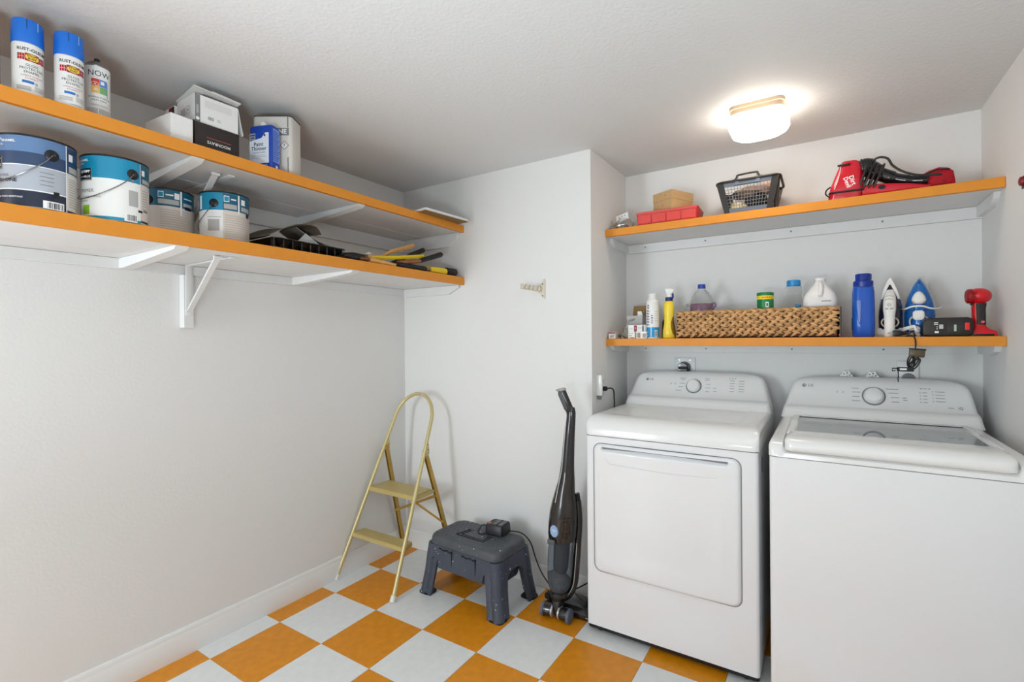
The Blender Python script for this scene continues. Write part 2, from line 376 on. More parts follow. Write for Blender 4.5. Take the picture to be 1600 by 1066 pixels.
for x, z, ww in [(-.07, .1, .028), (-.07, .092, .02), (-.072, .07, .026), (-.078, .05, .024), (-.088, .03, .03), (.05, .1, .024), (.05, .092, .018), (.056, .07, .022), (.056, .05, .022), (.054, .03, .02), (.088, .05, .016), (.09, .034, .016)]:
    g.rect(x - ww / 2, x + ww / 2, z - .0013, z + .0013, CM @ MX.Translation((0, -.0006, 0)), 2)
for c in range(2):
    for r_ in range(5): g.rect(.158 + c * .04 - .0, .178 + c * .045, .092 - r_ * .014, .0945 - r_ * .014, CM @ MX.Translation((0, -.0006, 0)), 2)
for k in range(3): g.prism(ell(.0025, .0025, 8, .155 + k * .013, .106), -.0008, 0, 'y', M=CM, mi=2)
for x in (-.13, -.108): g.prism(ell(.005, .005, 12, x, .066), -.0006, 0, 'y', M=CM, mi=3)
g.done('lettering', [GREYP, PRW, mat('faint_print', (150, 152, 156), .5), mat('icon_print', (205, 206, 208), .5)], t, print_=True)
# door: one shaped sheet with a groove around it, a scooped handle and a shallow dished panel
DCX, DCZ, DHX, DHZ = (1.285 + 1.884) / 2, (.847 + .283) / 2, .2995, .282
g = G(o); g.prism(rr(DHX * 2 + .006, DHZ * 2 + .006, .035, 6, DCX, DCZ), DY - .0012, DY + .001, 'y'); g.done('door_gap', SOFT, t)
def doorh(u, v):
    # parametrise so the rim is clean: square -> rounded rect
    a, b = 2 * u - 1, 2 * v - 1
    x, z = DCX + a * DHX, DCZ + b * DHZ
    rad = .033; qx, qz = abs(a) * DHX - (DHX - rad), abs(b) * DHZ - (DHZ - rad)
    if qx > 0 and qz > 0:
        m = max(qx, qz); L = math.hypot(qx, qz); k = m / L
        x = DCX + math.copysign(DHX - rad + qx * k, a); z = DCZ + math.copysign(DHZ - rad + qz * k, b)
    d = -sdf(x, z, DCX, DCZ, DHX, DHZ, rad)
    h = .011 * (1 - (1 - min(d / .014, 1)) ** 2)
    h += .008 * (1 - (2 * u - 1) ** 2)
    di = -sdf(x, z, DCX - .035, DCZ + .08, .255, .30, .05); h -= .0045 * ss(0, .025, di) * ss(0, .1, .25 - (z - DCZ)) if di > 0 else 0
    hx = min(x - 1.322, 1.842 - x); top, bot = .834, .812
    if hx > 0 and bot < z < top: h -= .019 * ss(0, .006, hx) * ss(bot, top - .002, z)
    return (x, DY - h, z)
us = [0, .006, .012, .02, .03, .04, .05, .058, .065, .072, .085, .1] ; 
def remap(lst, n):      # piecewise dense parameter list
    return lst
UU = sorted(set([0, .004, .009, .015, .023, .035, .05, .06, .063, .068, .073, .08, .1] + [i / 24 for i in range(3, 22)] + [1 - q for q in (0, .004, .009, .015, .023, .035, .05, .066, .07, .075, .08, .1)]))
VV = sorted(set([0, .004, .009, .015, .023, .035, .05] + [i / 22 for i in range(2, 21)] + [.93 + i * .0035 for i in range(18)] + [1]))
g = G(o); nu, nv = len(UU), len(VV)
g.faces([doorh(u, v) for u in UU for v in VV], [(i * nv + j, (i + 1) * nv + j, (i + 1) * nv + j + 1, i * nv + j + 1) for i in range(nu - 1) for j in range(nv - 1)])
g.done('door', ENAM, t, ang=60)
g = G(o); g.tube([(1.345, DY - .0136, .79), (1.36, DY - .0142, .766), (1.59, DY - .0192, .76), (1.80, DY - .0142, .766), (1.815, DY - .0132, .79)], .0008, 4); g.done('door_crease', ENAM, t)
g = G(o); g.box(1.9435, 1.9452, .50, .515, .78, .84, .0003, seg=1); g.done('side_slot', BLK, t)

# ---------------------------------------------------------------- washer
WX0, WX1, WY = 1.986, 2.672, .312
t = thing('washing_machine', 'white top-loading washer with a grey glass lid, beside the right wall', 'washer', ((WX0 + WX1) / 2, .68, 0)); o = t.location
g = G(o); g.stack([(z, rr(WX1 - WX0, .74, .016, 4, (WX0 + WX1) / 2, WY + .37)) for z in (.03, .888)]); g.done('cabinet', ENAM, t)
for x in (WX0 + .05, WX1 - .05):
    for y in (WY + .05, WY + .66):
        g = G(o); g.lathe([(.018, 0), (.022, .004), (.02, .01), (.01, .012), (.01, .031)], 14, (x, y)); g.done('foot', BLKR, t)
g = G(o); g.box(WX0 + .004, WX1 - .004, WY + .005, 1.04, .887, .893); g.done('seam', PALE, t)
def wash_prof(i, b):
    P = [(1.046, .891), (WY, .891), (WY + .002 - .000 * b, .905), (WY + .006 + .02 * b, .918), (WY + .014 + .035 * b, .93 - .004 * b), (WY + .03 + .04 * b, .94 - .009 * b), (WY + .06 + .03 * b, .946 - .013 * b), (WY + .12, .949 - .016 * b), (.86, .951 - .016 * b), (.9, .952), (1.046, .952)]
    return [(min(max(y, WY + i * .5), 1.046), min(z, .953 - i * .9) if z > .895 else z) for y, z in P]
g = G(o); g.loft(inset_secs(WX0 - .002, WX1 + .002, .03, wash_prof, [(WX0 + .042, 0), (WX0 + .052, 1), (WX1 - .052, 1), (WX1 - .042, 0)])); g.done('top_panel', PLW2, t, ang=50)
console(g := G(o), WX0 - .002, WX1 + .004, 1.068, .95, [(.948, 0, 0, .89, .02), (.962, .003, .003, .897, .02), (.98, .008, .006, .906, .02), (.995, .012, .009, .914, .02), (.999, .014, .01, .932, .02), (1.006, .016, .012, .945, .02),
    (1.06, .034, .02, .972, .02), (1.088, .043, .026, .9875, .02), (1.104, .054, .036, .9955, .02), (1.114, .07, .052, 1.006, .02), (1.121, .1, .08, 1.014, .02), (1.125, .15, .13, 1.022, .02), (1.127, .21, .19, 1.03, .015)])
g.done('console', PLW, t, ang=50)
CM = tilt((2.33, .9448, 1.006), .52)
dial(t, o, CM, .003, .052, .037)
CM = MX.Translation((0, -.0012, 0)) @ CM; g = G(o)
emblem(g, -.255, .092, .0085, CM); g.text('LG', .017, -.229, .092, CM, bold=.015)
for x, z, ww in [(-.062, .086, .026), (-.058, .068, .03), (-.06, .048, .026), (-.06, .028, .03), (.068, .088, .042), (.072, .07, .034), (.076, .05, .028), (.076, .03, .026), (.108, .05, .014), (.11, .04, .014)]:
    g.rect(x - ww / 2, x + ww / 2, z - .0014, z + .0014, CM @ MX.Translation((0, -.0006, 0)), 2)
for r_ in range(4):
    g.rect(.168, .182, .076 - r_ * .014, .0785 - r_ * .014, CM @ MX.Translation((0, -.0006, 0)), 2); g.rect(.208, .238, .082 - r_ * .014, .0845 - r_ * .014, CM @ MX.Translation((0, -.0006, 0)), 2)
    g.prism(ell(.0018, .0018, 8, .16, .077 - r_ * .014), -.0008, 0, 'y', M=CM, mi=0); g.prism(ell(.0018, .0018, 8, .2, .083 - r_ * .014), -.0008, 0, 'y', M=CM, mi=0)
for k in range(3): g.rect(.16 + k * .013, .168 + k * .013, .094, .0965, CM @ MX.Translation((0, -.0006, 0)), 0)
g.rect(.244, .262, .0145, .017, CM @ MX.Translation((0, -.0006, 0)), 2); g.text('IQ', .014, .282, .016, CM, bold=.01)
for x in (-.128, -.106): g.prism(ell(.005, .005, 12, x, .066), -.0006, 0, 'y', M=CM, mi=3)
g.done('lettering', [GREYP, PRW, MATS['faint_print'], MATS['icon_print']], t, print_=True)
# lid: frame with rolled front lip, glass pane, tub below
LX0, LX1 = 2.035, 2.622
g = G(o)
for b in ((LX0, 2.064, .43, .885), (2.596, LX1, .43, .885), (2.064, 2.596, .845, .885)): g.box(b[0], b[1], b[2], b[3], .9385, .962, .004)
def lip(i, b):
    P = [(.45, .94), (.39, .925), (.345, .914), (.325, .9115), (.312, .913), (.303, .9185), (.299, .927), (.300, .936), (.306, .946), (.318, .955), (.336, .9615), (.36, .9645), (.4, .966), (.45, .964)]
    return [(max(y, .3 + i * .6), min(max(z, .912 + i * .3), .966 - i * .5)) for y, z in P]
g.loft(inset_secs(LX0, LX1, .032, lip, [(2.1, 0), (2.3, 0), (2.55, 0)])); g.done('lid', PLW2, t, ang=50)
GLS = mat('grey_tinted_glass', (215, 220, 222), .03, trans=.85, ior=1.45)
g = G(o); g.box(2.06, 2.6, .448, .85, .955, .96, .001, seg=1); g.done('glass_pane', GLS, t)
g = G(o); g.box(2.06, 2.6, .44, .846, .936, .9395); g.done('lid_liner', mat('lid_grey', (158, 162, 164), .45), t)
g = G(o); g.lathe([(.17, .9395), (.178, .944), (.186, .9395)], 40, (2.33, .62), cap=False); g.done('tub_ring', mat('pale_grey', (196, 198, 200), .3), t)
g = G(o); g.tube([(2.06, .45, .9605), (2.06, .846, .9605), (2.6, .846, .9605), (2.6, .45, .9605)], .0018, 4); g.done('pane_gasket', SEAM, t)

# ---------------------------------------------------------------- step ladder
GOLD = mat('gold_painted_steel', (203, 188, 136), .28, metal=.25, var=.02, vscale=20)
GOLD2 = mat('gold_painted_tread', (192, 171, 112), .45, metal=.1, var=.03, vscale=30)
GOLD3 = mat('gold_worn_leg', (186, 150, 72), .35, metal=.3, var=.08, vscale=12)
CAPW = mat('white_rubber_tip', (225, 223, 215), .5)
t = thing('step_ladder', 'gold metal two-step folding ladder with a hoop handle in the corner', 'ladder', (.104, .3, 0)); o = t.location
XC, K0, K1 = .104, .088, .442
hw = lambda z: .2195 - .087 * z
pr = lambda s, z: V((XC + s * hw(z), K0 + K1 * z, z))
path = [pr(-1, .012), pr(-1, .3), pr(-1, .6), pr(-1, .8)]
zc, hr = .835, hw(.835)
for k in range(0, 13):
    a = math.pi * (1 - k / 12); z = zc + .152 * math.sin(a); path.append(V((XC - .004 * math.sin(a) + hr * math.cos(a), K0 + K1 * z, z)))
path += [pr(1, .8), pr(1, .6), pr(1, .3), pr(1, .012)]
g = G(o); g.tube(bez(path, 4), .0105, 12); g.done('hoop_rail', GOLD, t, ang=60)
for s in (-1, 1):
    g = G(o); a, b = pr(s, .0), pr(s, .028); g.tube([a + V((0, 0, .002)), b], [.0155, .0135], 12); g.done('foot_tip', CAPW, t)
def tread(name, z, y0, y1, th):
    g = G(o); xa, xb = hw(z) - .003, hw(z + .0) - .006
    g.prism([(XC - xa, y0), (XC + xa, y0), (XC + xb - .004, y1), (XC - xb + .004, y1)], z - th, z, 'z', bev=.003); q = g.done(name, GOLD2, t)
    for s in (-1, 1):
        for y in (y0 + .02, y1 - .02): 
            g = G(o); g.ball((XC + s * (xb - .016), y, z), (.004, .004, .002), 8, 6); r_ = g.done('rivet', STEEL, q)
    return q
tread('lower_tread', .235, .178, .262, .024); tread('upper_tread', .468, .285, .437, .026)
RY = lambda z: .40 + (.682 - z) / .682 * .186          # rear legs
for s in (-1, 1):
    a, b = V((XC + s * (hw(.68) - .006), RY(.69), .69)), V((XC + s * .205, RY(.012), .012)); d = (b - a).normalized(); n = d.cross(V((1, 0, 0)))
    g = G(o); 
    g.loft([[p + V((u, 0, 0)) + n * v for u, v in ((-.009, -.012), (.009, -.012), (.009, .012), (.006, .012), (.006, -.009), (-.006, -.009), (-.006, .012), (-.009, .012))] for p in (a, b)]); q = g.done('rear_leg', GOLD3, t)
    g = G(o); g.box(b.x - .012, b.x + .012, b.y - .015, b.y + .015, 0, .02, .003); g.done('foot_tip', CAPW, t)
    p = pr(s, .69); g = G(o); x = p.x - s * .002
    g.prism([(p.y + .012, .738), (p.y + .022, .742), (p.y + .032, .68), (p.y + .024, .662), (p.y + .002, .66), (p.y - .006, .672)], x - .009, x + .009, 'x', bev=.001); q = g.done('gusset_plate', GOLD, t)
    for y, z in ((p.y + .018, .722), (p.y + .02, .694), (p.y + .022, .672), (p.y + .002, .672)):
        g = G(o); g.cyl((x - .011, y, z), (x + .011, y, z), .0028, n=8); g.done('rivet', SEAM, q)
    z = .44; g = G(o); xs = XC + s * (hw(.44) - .002); a2, b2 = V((xs, K0 + K1 * .45, .45)), V((XC + s * (hw(.68) + .012), RY(.452), .452))
    g.loft([[p + V((u, 0, v)) for u, v in ((-.002, -.01), (.002, -.01), (.002, .01), (-.002, .01))] for p in (a2, b2)]); g.done('side_link', GOLD2, t)
def flat_bar(name, a, b, m=None):
    a, b = V(a), V(b); d = (b - a).normalized(); n = V((0, 1, .3)).normalized(); u = d.cross(n)
    g = G(o); g.loft([[p + u * q + n * w_ for q, w_ in ((-.008, -.0015), (.008, -.0015), (.008, .0015), (-.008, .0015))] for p in (a, b)]); g.done(name, m or GOLD3, t)
flat_bar('cross_brace', (XC - .195, RY(.27) - .012, .26), (XC + .178, RY(.42) - .012, .424)); flat_bar('cross_brace', (XC + .198, RY(.25) - .018, .262), (XC - .172, RY(.42) - .018, .43))

# ---------------------------------------------------------------- tool box stool
SGR = mat('scuffed_slate_plastic', (66, 73, 86), .42, var=.12, vscale=10, bump=.05, bscale=220, spots=(70, .715, (200, 206, 212)))
SGL = mat('scuffed_slate_lid', (76, 80, 85), .5, var=.12, vscale=12, bump=.05, bscale=220, spots=(60, .715, (205, 208, 210)))
SDK = mat('slate_recess', (26, 28, 32), .6)
t = thing('step_stool', 'scuffed dark grey plastic tool box step stool beside the ladder', 'stool', (.638, .381, 0), -3.2); hwx, hdy = .222, .126
g = G()
g.stack([(z, rr(2 * (hwx + e), 2 * (hdy + e), .05, 6)) for z, e in ((.2603, .0074), (.268, .0072), (.286, .0045), (.295, .0015), (.301, -.004), (.3045, -.013), (.3055, -.026))]); g.done('lid', SGL, t, ang=50)
g = G(); g.stack([(z, rr(2 * (hwx - .008 + e), 2 * (hdy - .008 + e), .03, 4)) for z, e in ((.116, -.03), (.122, -.02), (.18, -.008), (.26, .004))]); g.done('tool_box', SGR, t)
g = G(); g.stack([(z, rr(2 * (hwx + .001), 2 * (hdy + .001), .046, 6)) for z in (.2565, .262)]); g.done('lid_seam', SDK, t)
for sx in (-1, 1):
    for sy in (-1, 1):
        g = G()
        P = [(0, 0), (0, -.03)]          # local corner at (0,0): arms run toward -x and -y
        ol = [(.0, -.074), (.0, -.05), (-.004, -.044), (.004, -.034), (.006, -.018), (.0, -.005), (-.008, .002), (-.022, .006), (-.036, .004), (-.044, -.003), (-.05, .0), (-.076, .0)]
        il = [(-.076, -.014), (-.05, -.016), (-.022, -.022), (-.016, -.05), (-.014, -.074)]
        ring = ol + il
        if sx * sy < 0: ring = ring[::-1]
        S = []
        for z, e, k in ((0, .044, 1.04), (.012, .04, 1.0), (.02, .037, 1.0), (.12, .021, 1), (.2, .013, 1.08), (.2585, .0055, 1.2)):
            S.append([(sx * (hwx + e + x * k), sy * (hdy + e * .8 + y * k), z) for x, y in ring])
        g.loft(S); q = g.done('leg', SGR, t, ang=40)
        g = G(); x0, y0 = sx * (hwx + .042), sy * (hdy + .033)
        g.stack([(z, rr(.078, .07, .02, 4, x0 - sx * .033, y0 - sy * .029)) for z in (.0, .006)] ); g.done('foot_pad', BLKR, q)
for f in (-1, 1):                        # aprons between the legs, front and back, then the sides
    g = G(); arc = [(-.19, .262), (-.19, .2)] + [(-.13 - .05 * math.cos(R(a)), .165 + .035 * math.sin(R(a)) ) for a in (30, 60, 90)] if 0 else None
    pts = [(-hwx + .02, .2585), (-hwx + .02, .17), (-hwx + .045, .20), (-hwx + .07, .19), (-hwx + .078, .15), (hwx - .078, .15), (hwx - .07, .19), (hwx - .045, .20), (hwx - .02, .17), (hwx - .02, .2585)]
    g.loft([[(x, f * (hdy + e + .007 + (.262 - z) * .095), z) for x, z in pts] for e in (-.008, .0)]); g.done('apron', SGR, t)
for f in (-1, 1):
    g = G(); pts = [(-hdy + .02, .2585), (-hdy + .02, .15), (-hdy + .06, .165), (-hdy + .075, .185), (-hdy + .1, .195), (hdy - .1, .195), (hdy - .075, .185), (hdy - .06, .165), (hdy - .02, .15), (hdy - .02, .2585)]
    g.loft([[(f * (hwx + e + .007 + (.262 - z) * .11), y, z) for y, z in pts] for e in (-.008, .0)]); g.done('apron', SGR, t)
yf = -hdy - .0095
for x in (-.1, .055):                    # two hinges on the front
    q = None
    for k in range(4):
        g = G(); g.box(x - .045 + k * .022, x - .027 + k * .022, yf - .004, yf + .002, .243 - (k % 2) * .004, .249 - (k % 2) * .004, .001, seg=1); g.done('hinge_knuckle', SDK, t)
    g = G(); g.box(x + .043, x + .047, yf - .006, yf + .002, .16, .253, .0008, seg=1); g.done('groove', SDK, t)
g = G(); x0 = -.08
g.tube([(-.07, .03, .3055), (-.09, -.062, .3055), (.085, -.062, .3055), (.085, .01, .3055)], .0042, 6, flat=.6); g.tube([(-.052, .03, .3055), (-.07, -.045, .3055), (.07, -.045, .3055), (.07, .01, .3055)], .003, 6, flat=.6); g.done('handle', SDK, t)
g = G()
for i in range(15):
    for j in range(8):
        x, y = -.19 + i * .027 + (j % 2) * .0135, -.09 + j * .026
        if x > .198 or (-.1 < x < .1 and -.07 < y < .03): continue
        g.prism([(x - .008, y), (x, y - .005), (x + .008, y), (x, y + .005)], .3045, .3072, 'z')
tag(g.done('tread_pattern', SGL, t), kind='stuff')

# battery charger on the stool and its cord
CHB = mat('charger_black', (24, 25, 30), .38)
t = thing('battery_charger', 'black battery charger with two slots sitting on the grey stool', 'charger', (.716, .452, .3058), 4)
g = G(); g.stack([(z, rr(.106 + e, .096 + e, .012, 4)) for z, e in ((0, -.006), (.004, 0), (.046, -.004), (.052, -.012))]); g.done('housing', CHB, t)
for x in (-.006, .028):
    g = G(); g.box(x - .0125, x + .0125, -.034, .04, .0522, .0535, .0004, seg=1); g.done('slot', BLKG, t)
    g = G(); g.box(x + .0132, x + .0158, -.036, .042, .052, .0548, .001, seg=1); g.done('slot_rib', mat('charger_rib', (70, 78, 92), .4), t)
g = G(); g.prism(ell(.014, .01, 16, -.038, -.022), .0515, .0535, 'z'); g.done('badge', mat('copper_badge', (168, 104, 84), .4), t)
g = G(); q = [(-.055, .0, .02), (-.085, -.01, .03), (-.095, -.03, .012), (-.09, -.05, .003), (-.06, -.066, .004), (-.05, -.05, .004)]; g.tube(bez(q, 5), .003, 8); g.done('lead', BLKR, t)
g = G(); q = [(.054, .02, .012), (.12, .03, .01), (.165, .045, -.035), (.185, .07, -.13), (.22, .09, -.22), (.3, .105, -.2955), (.4, .105, -.24), (.47, .1, -.19), (.525, .098, -.17)]; g.tube(bez(q, 6), .0032, 8); g.done('power_cord', BLKR, t)

# ---------------------------------------------------------------- stick vacuum
VB = mat('vacuum_black_gloss', (30, 29, 31), .18, coat=.5)
VBR = mat('vacuum_brown_black', (33, 28, 26), .22, coat=.5, spots=(160, .76, (120, 112, 104)))
VGR = mat('vacuum_grip_grey', (84, 86, 88), .45)
SMK = mat('smoky_clear_plastic', (150, 160, 170), .06, trans=.9, ior=1.2)
DUST = mat('grey_dust', (128, 126, 122), .95, var=.2, vscale=40)
t = thing('stick_vacuum', 'black upright stick vacuum with a clear dust cup, leaning by the dryer', 'vacuum', (1.092, .42, 0)); o = t.location
cx = lambda z: 1.09 + .052 * z + (.008 * z if z > .6 else 0)
cyv = lambda z: .405 + .03 * z
def vstack(name, m, secs, ang=50, n=20, par=t):
    g = G(o); g.stack([(z, ell(a, b, n, cx(z) + dx, cyv(z) + dy)) for z, a, b, dx, dy in secs]); return g.done(name, m, par, ang)
vstack('motor_body', VBR, [(.372, .066, .058, -.002, 0), (.40, .07, .062, -.002, 0), (.45, .07, .064, -.002, 0), (.5, .067, .06, -.002, 0), (.55, .059, .05, -.001, 0), (.6, .047, .042, 0, 0), (.65, .039, .034, 0, 0), (.7, .034, .029, 0, 0)])
vstack('handle_pole', VB, [(.69, .0345, .03, 0, 0), (.75, .031, .026, 0, 0), (.85, .027, .022, .0, 0), (.93, .024, .019, .002, 0), (.965, .022, .018, .003, 0), (.99, .018, .016, .0, 0)])
g = G(o); a = V((cx(.965) + .0, cyv(.96), .965)); d = V((-.36, -.12, .93)).normalized()
def obl(p, d, ra, rb, n=16):
    u = V((1, 0, 0)); u = (u - d * u.dot(d)).normalized(); v = d.cross(u); return [p + u * ra * math.cos(2 * math.pi * i / n) + v * rb * math.sin(2 * math.pi * i / n) for i in range(n)]
g.loft([obl(a + d * s, d, ra, rb) for s, ra, rb in ((0, .019, .017), (.015, .021, .019), (.06, .02, .018), (.1, .0195, .018), (.115, .0185, .017))]); grip = g.done('handle_grip', VB, t, 50)
g = G(o); g.loft([obl(a + d * s + V((-.006, -.008, 0)), d, ra, rb) for s, ra, rb in ((.012, .01, .008), (.02, .0145, .0125), (.095, .0155, .0125), (.104, .012, .01))]); g.done('grip_pad', VGR, grip, 50)
g = G(o); dd = V((-.5, -.25, .82)).normalized(); g.loft([obl(a + d * .113 + dd * s, V((-.2, -.1, .97)).normalized(), ra, rb) for s, ra, rb in ((-.004, .021, .018), (0, .025, .022), (.006, .025, .022), (.009, .021, .018))]); g.done('end_cap', mat('silver_plastic', (180, 180, 178), .3, metal=.4), grip, 40)
g = G(o); g.tube([(cx(z) - .012 - dx, cyv(z) - b, z) for z, dx, b in ((.955, .0, .0165), (.9, .001, .0185), (.8, .002, .0225), (.7, .003, .0275), (.6, .008, .0395), (.55, .012, .0475))], .0022, 6); g.done('silver_stripe', MATS['silver_plastic'], t)
q = MX.Translation((cx(.425) - .014, cyv(.425) - .0625, .425)) @ MX.Rotation(R(-10), 4, 'Z')
g = G(o); g.prism(ell(.022, .027, 24), -.003, .004, 'y', M=q); bad = g.done('badge', mat('blue_badge', (150, 178, 214), .3), t)
g = G(o); g.rect(-.013, .013, .003, .0055, q @ MX.Translation((0, -.0034, 0))); g.rect(-.009, .009, -.005, -.0035, q @ MX.Translation((0, -.0034, 0))); g.done('badge_print', PRW, bad, print_=True)
for k in range(6):
    for j in range(3):
        zz = .40 + k * .018; aa = R(28 + j * 14); g = G(o); g.ball((cx(zz) - .002 + .0695 * math.sin(aa), cyv(zz) - .0625 * math.cos(aa), zz), (.0035, .003, .004), 6, 4); g.done('vent', BLKR, t)
g = G(o); g.stack([(z, rr(w_, .03, .008, 3, cx(z) + .05, cyv(z) + .03)) for z, w_ in ((.49, .02), (.505, .034), (.55, .03), (.585, .012))]); g.done('rear_catch', BLK, t)
vstack('dust_cup', SMK, [(.115, .028, .03, -.004, 0), (.13, .042, .042, -.004, 0), (.155, .054, .05, -.004, 0), (.2, .06, .054, -.005, 0), (.26, .062, .055, -.006, 0), (.32, .062, .055, -.006, 0), (.36, .06, .054, -.004, 0), (.371, .06, .054, -.003, 0)])
vstack('filter_core', mat('filter_grey', (52, 56, 64), .5), [(.215, .024, .024, -.004, .004), (.24, .03, .028, -.004, .004), (.34, .032, .03, -.004, .004), (.37, .034, .032, -.004, .004)])
vstack('dust', DUST, [(.13, .03, .03, -.004, 0), (.15, .044, .04, -.004, 0), (.18, .05, .045, -.006, 0), (.205, .04, .036, -.014, 0), (.222, .016, .02, -.02, 0)], ang=80)
g = G(o); g.box(1.066, 1.104, .343, .358, .362, .385, .004); g.done('cup_latch', VGR, t)
g = G(o); P = [(cx(z) + dx, cyv(z) + .03, z) for z, dx in ((.07, -.01), (.1, .03), (.16, .058), (.25, .064), (.36, .066), (.46, .066), (.55, .054))]
g.tube(bez(P, 5), .017, 10); g.done('spine', VB, t, 50)
g = G(o); g.tube([(p[0] + .002, p[1] - .0165, p[2]) for p in bez(P[1:5], 5)], .0018, 6); g.done('spine_trim', MATS['silver_plastic'], t)
vstack('cup_base', VB, [(.085, .03, .03, -.004, 0), (.1, .04, .036, -.004, 0), (.116, .046, .04, -.004, 0), (.125, .044, .04, -.004, 0)])
g = G(o); g.stack([(z, rr(w_, d_, .012, 4, 1.09, .405)) for z, w_, d_ in ((.02, .034, .05), (.035, .04, .06), (.07, .044, .06), (.095, .05, .05))]); g.done('swivel_joint', VB, t)
for x0, x1, nm in ((1.024, 1.072, -1), (1.108, 1.156, 1)):
    g = G(o); g.tube([(x0, .388, .034), ((x0 + x1) / 2, .389, .034), (x1, .39, .036)], [.0295, .03, .026] if nm < 0 else [.026, .03, .0295], 20); g.done('wheel_housing', VB, t)
    xo = x0 if nm < 0 else x1
    g = G(o); g.tube([(xo - .008, .388, .033), (xo - .006, .388, .033), (xo + .006, .388, .033), (xo + .008, .388, .033)], [.027, .033, .033, .027], 24); q = g.done('wheel', mat('blue_grey_rubber', (88, 96, 112), .5), t)
    xi = x1 if nm < 0 else x0; g = G(o); g.tube([(xi - .004, .388, .036), (xi + .004, .388, .036)], .0285, 20); g.done('silver_ring', MATS['silver_plastic'], t)
g = G(o); g.stack([(z, rr(w_, d_, .02, 4, 1.112, .50 + dy)) for z, w_, d_, dy in ((.004, .232, .125, .0), (.012, .238, .13, 0), (.03, .236, .128, 0), (.045, .2, .11, .003), (.055, .15, .085, .006))]); g.done('floor_head', VB, t)
g = G(o); g.box(.998, 1.226, .436, .4375, .016, .02, .0004, seg=1); g.done('head_trim', MATS['silver_plastic'], t)
g = G(o); g.prism([(1.0, .43), (1.04, .44), (1.04, .47), (1.0, .47)], .05, .08, 'z', bev=.005); g.done('head_release', BLK, t)
# ================================================================ upper left shelf
ZU, ZL, ZA, ZB = 1.978, 1.675, 1.887, 1.308
CANW = mat('white_can', (236, 236, 234), .3)
CAPB = mat('blue_cap', (28, 112, 214), .35)
TEAL = mat('teal_label', (22, 138, 176), .3)
YEL = mat('yellow_print', (240, 196, 70), .5)
BLUEP = mat('blue_print', (44, 112, 190), .5)
FNT = mat('grey_fine_print', (176, 174, 172), .6)
def rust_can(x, y, rz, label):
    t = thing('spray_can', label, 'spray can', (x, y, ZU), rz, 'blue-capped spray cans')
    g = G(); g.lathe([(.0315, 0), (.033, .002), (.033, .004), (.0322, .006), (.0322, .148), (.0315, .152)], 32); g.done('can_body', CANW, t)
    g = G(); g.lathe([(.0328, .15), (.0336, .152), (.0332, .17), (.0325, .208), (.0315, .214), (.029, .2165)], 32); g.done('cap', CAPB, t)
    for a in (-18, 22):
        g = G(); g.box(-.0004, .0004, -.0342, -.0322, .188, .212, M=MX.Rotation(R(a), 4, 'Z')); g.done('cap_slit', PRB if a < 0 else mat('pale_blue', (150, 190, 230), .4), t)
    g = G(); K = dict(rad=.0326)
    g.patch(.0325, -58, 58, .1485, .1492, 2); g.text('RUST-OLEUM', .0118, .001, .131, bold=.02, mi=0, sx=.92, **K)
    for k in range(3):
        for j in range(2):
            for s in (-1, 1): g.patch(.0325, s * 27 + s * k * 9.5, s * 27 + s * (k * 9.5 + 8), .102 + j * .009, .110 + j * .009, 1)
    g.patch(.03245, -26, 26, .1005, .1215, 1)
    for ra, rb, e, mi in ((.0155, .0098, .0003, 0), (.0145, .0088, .0006, 3)):
        g.grid(lambda u, v: ((.0325 + e) * math.sin((2 * u - 1) * ra / .0325), -(.0325 + e) * math.cos((2 * u - 1) * ra / .0325), .111 + rb * math.sqrt(max(0, 1 - (2 * u - 1) ** 2)) * (2 * v - 1)), 20, 2, mi)
    g.text('STOPS', .0072, 0, .1145, bold=.02, rad=.0333, mi=0); g.text('RUST', .0072, 0, .1072, bold=.02, rad=.0333, mi=0)
    for s, z in (('GLOSS', .089), ('PROTECTIVE', .0795), ('ENAMEL', .070)): g.text(s, .0092, 0, z, rad=.0326, mi=0, bold=.0)
    g.text('SUPERIOR COVERAGE', .0046, 0, .060, rad=.0326, mi=1); g.text('& DURABILITY', .0046, 0, .0535, rad=.0326, mi=1)
    g.patch(.0326, -36, 6, .040, .047, 2); g.patch(.0326, 10, 20, .038, .046, 4)
    for k in range(4): g.patch(.0326, -58, -4, .030 - k * .003, .0315 - k * .003, 4); g.patch(.0326, 8, 50, .034 - k * .0035, .0355 - k * .0035, 4)
    g.patch(.0326, -14, 34, .0115, .0132, 4)
    g.done('lettering', [PRB, PRR, BLUEP, YEL, FNT], t, print_=True)
    return t
rust_can(.300, -1.204, 93, 'blue-capped white enamel spray can, leftmost whole can on the top shelf')
rust_can(.318, -1.122, 92, 'blue-capped white enamel spray can standing beside the capless spray can')
t = thing('spray_can', 'white spray can without cap showing a red, blue, yellow and green square', 'spray can', (.242, -1.035, ZU), 82)
g = G(); g.lathe([(.031, 0), (.0325, .002), (.0318, .005), (.0318, .182), (.0322, .184)], 32); g.done('can_body', CANW, t)
g = G(); g.lathe([(.0322, .183), (.033, .185), (.0322, .1875), (.028, .194), (.022, .2), (.017, .2035), (.013, .2045)], 32); g.done('dome', STEEL, t)
g = G(); g.lathe([(.013, .204), (.0075, .206), (.0072, .216), (.006, .2175)], 16); g.box(-.003, .003, -.0085, -.006, .209, .213); g.done('nozzle', BLK, t)
g = G(); g.text('NOW', .024, 0, .160, rad=.0321, sx=.92)
cols = [('now_red', (216, 70, 52)), ('now_blue', (96, 140, 206)), ('now_yellow', (238, 190, 100)), ('now_green', (120, 176, 116))]
for k in range(4): g.patch(.0321, (-35, 2)[k % 2], (1, 36)[k % 2], (.122, .1)[k // 2], (.1435, .1215)[k // 2], k + 1)
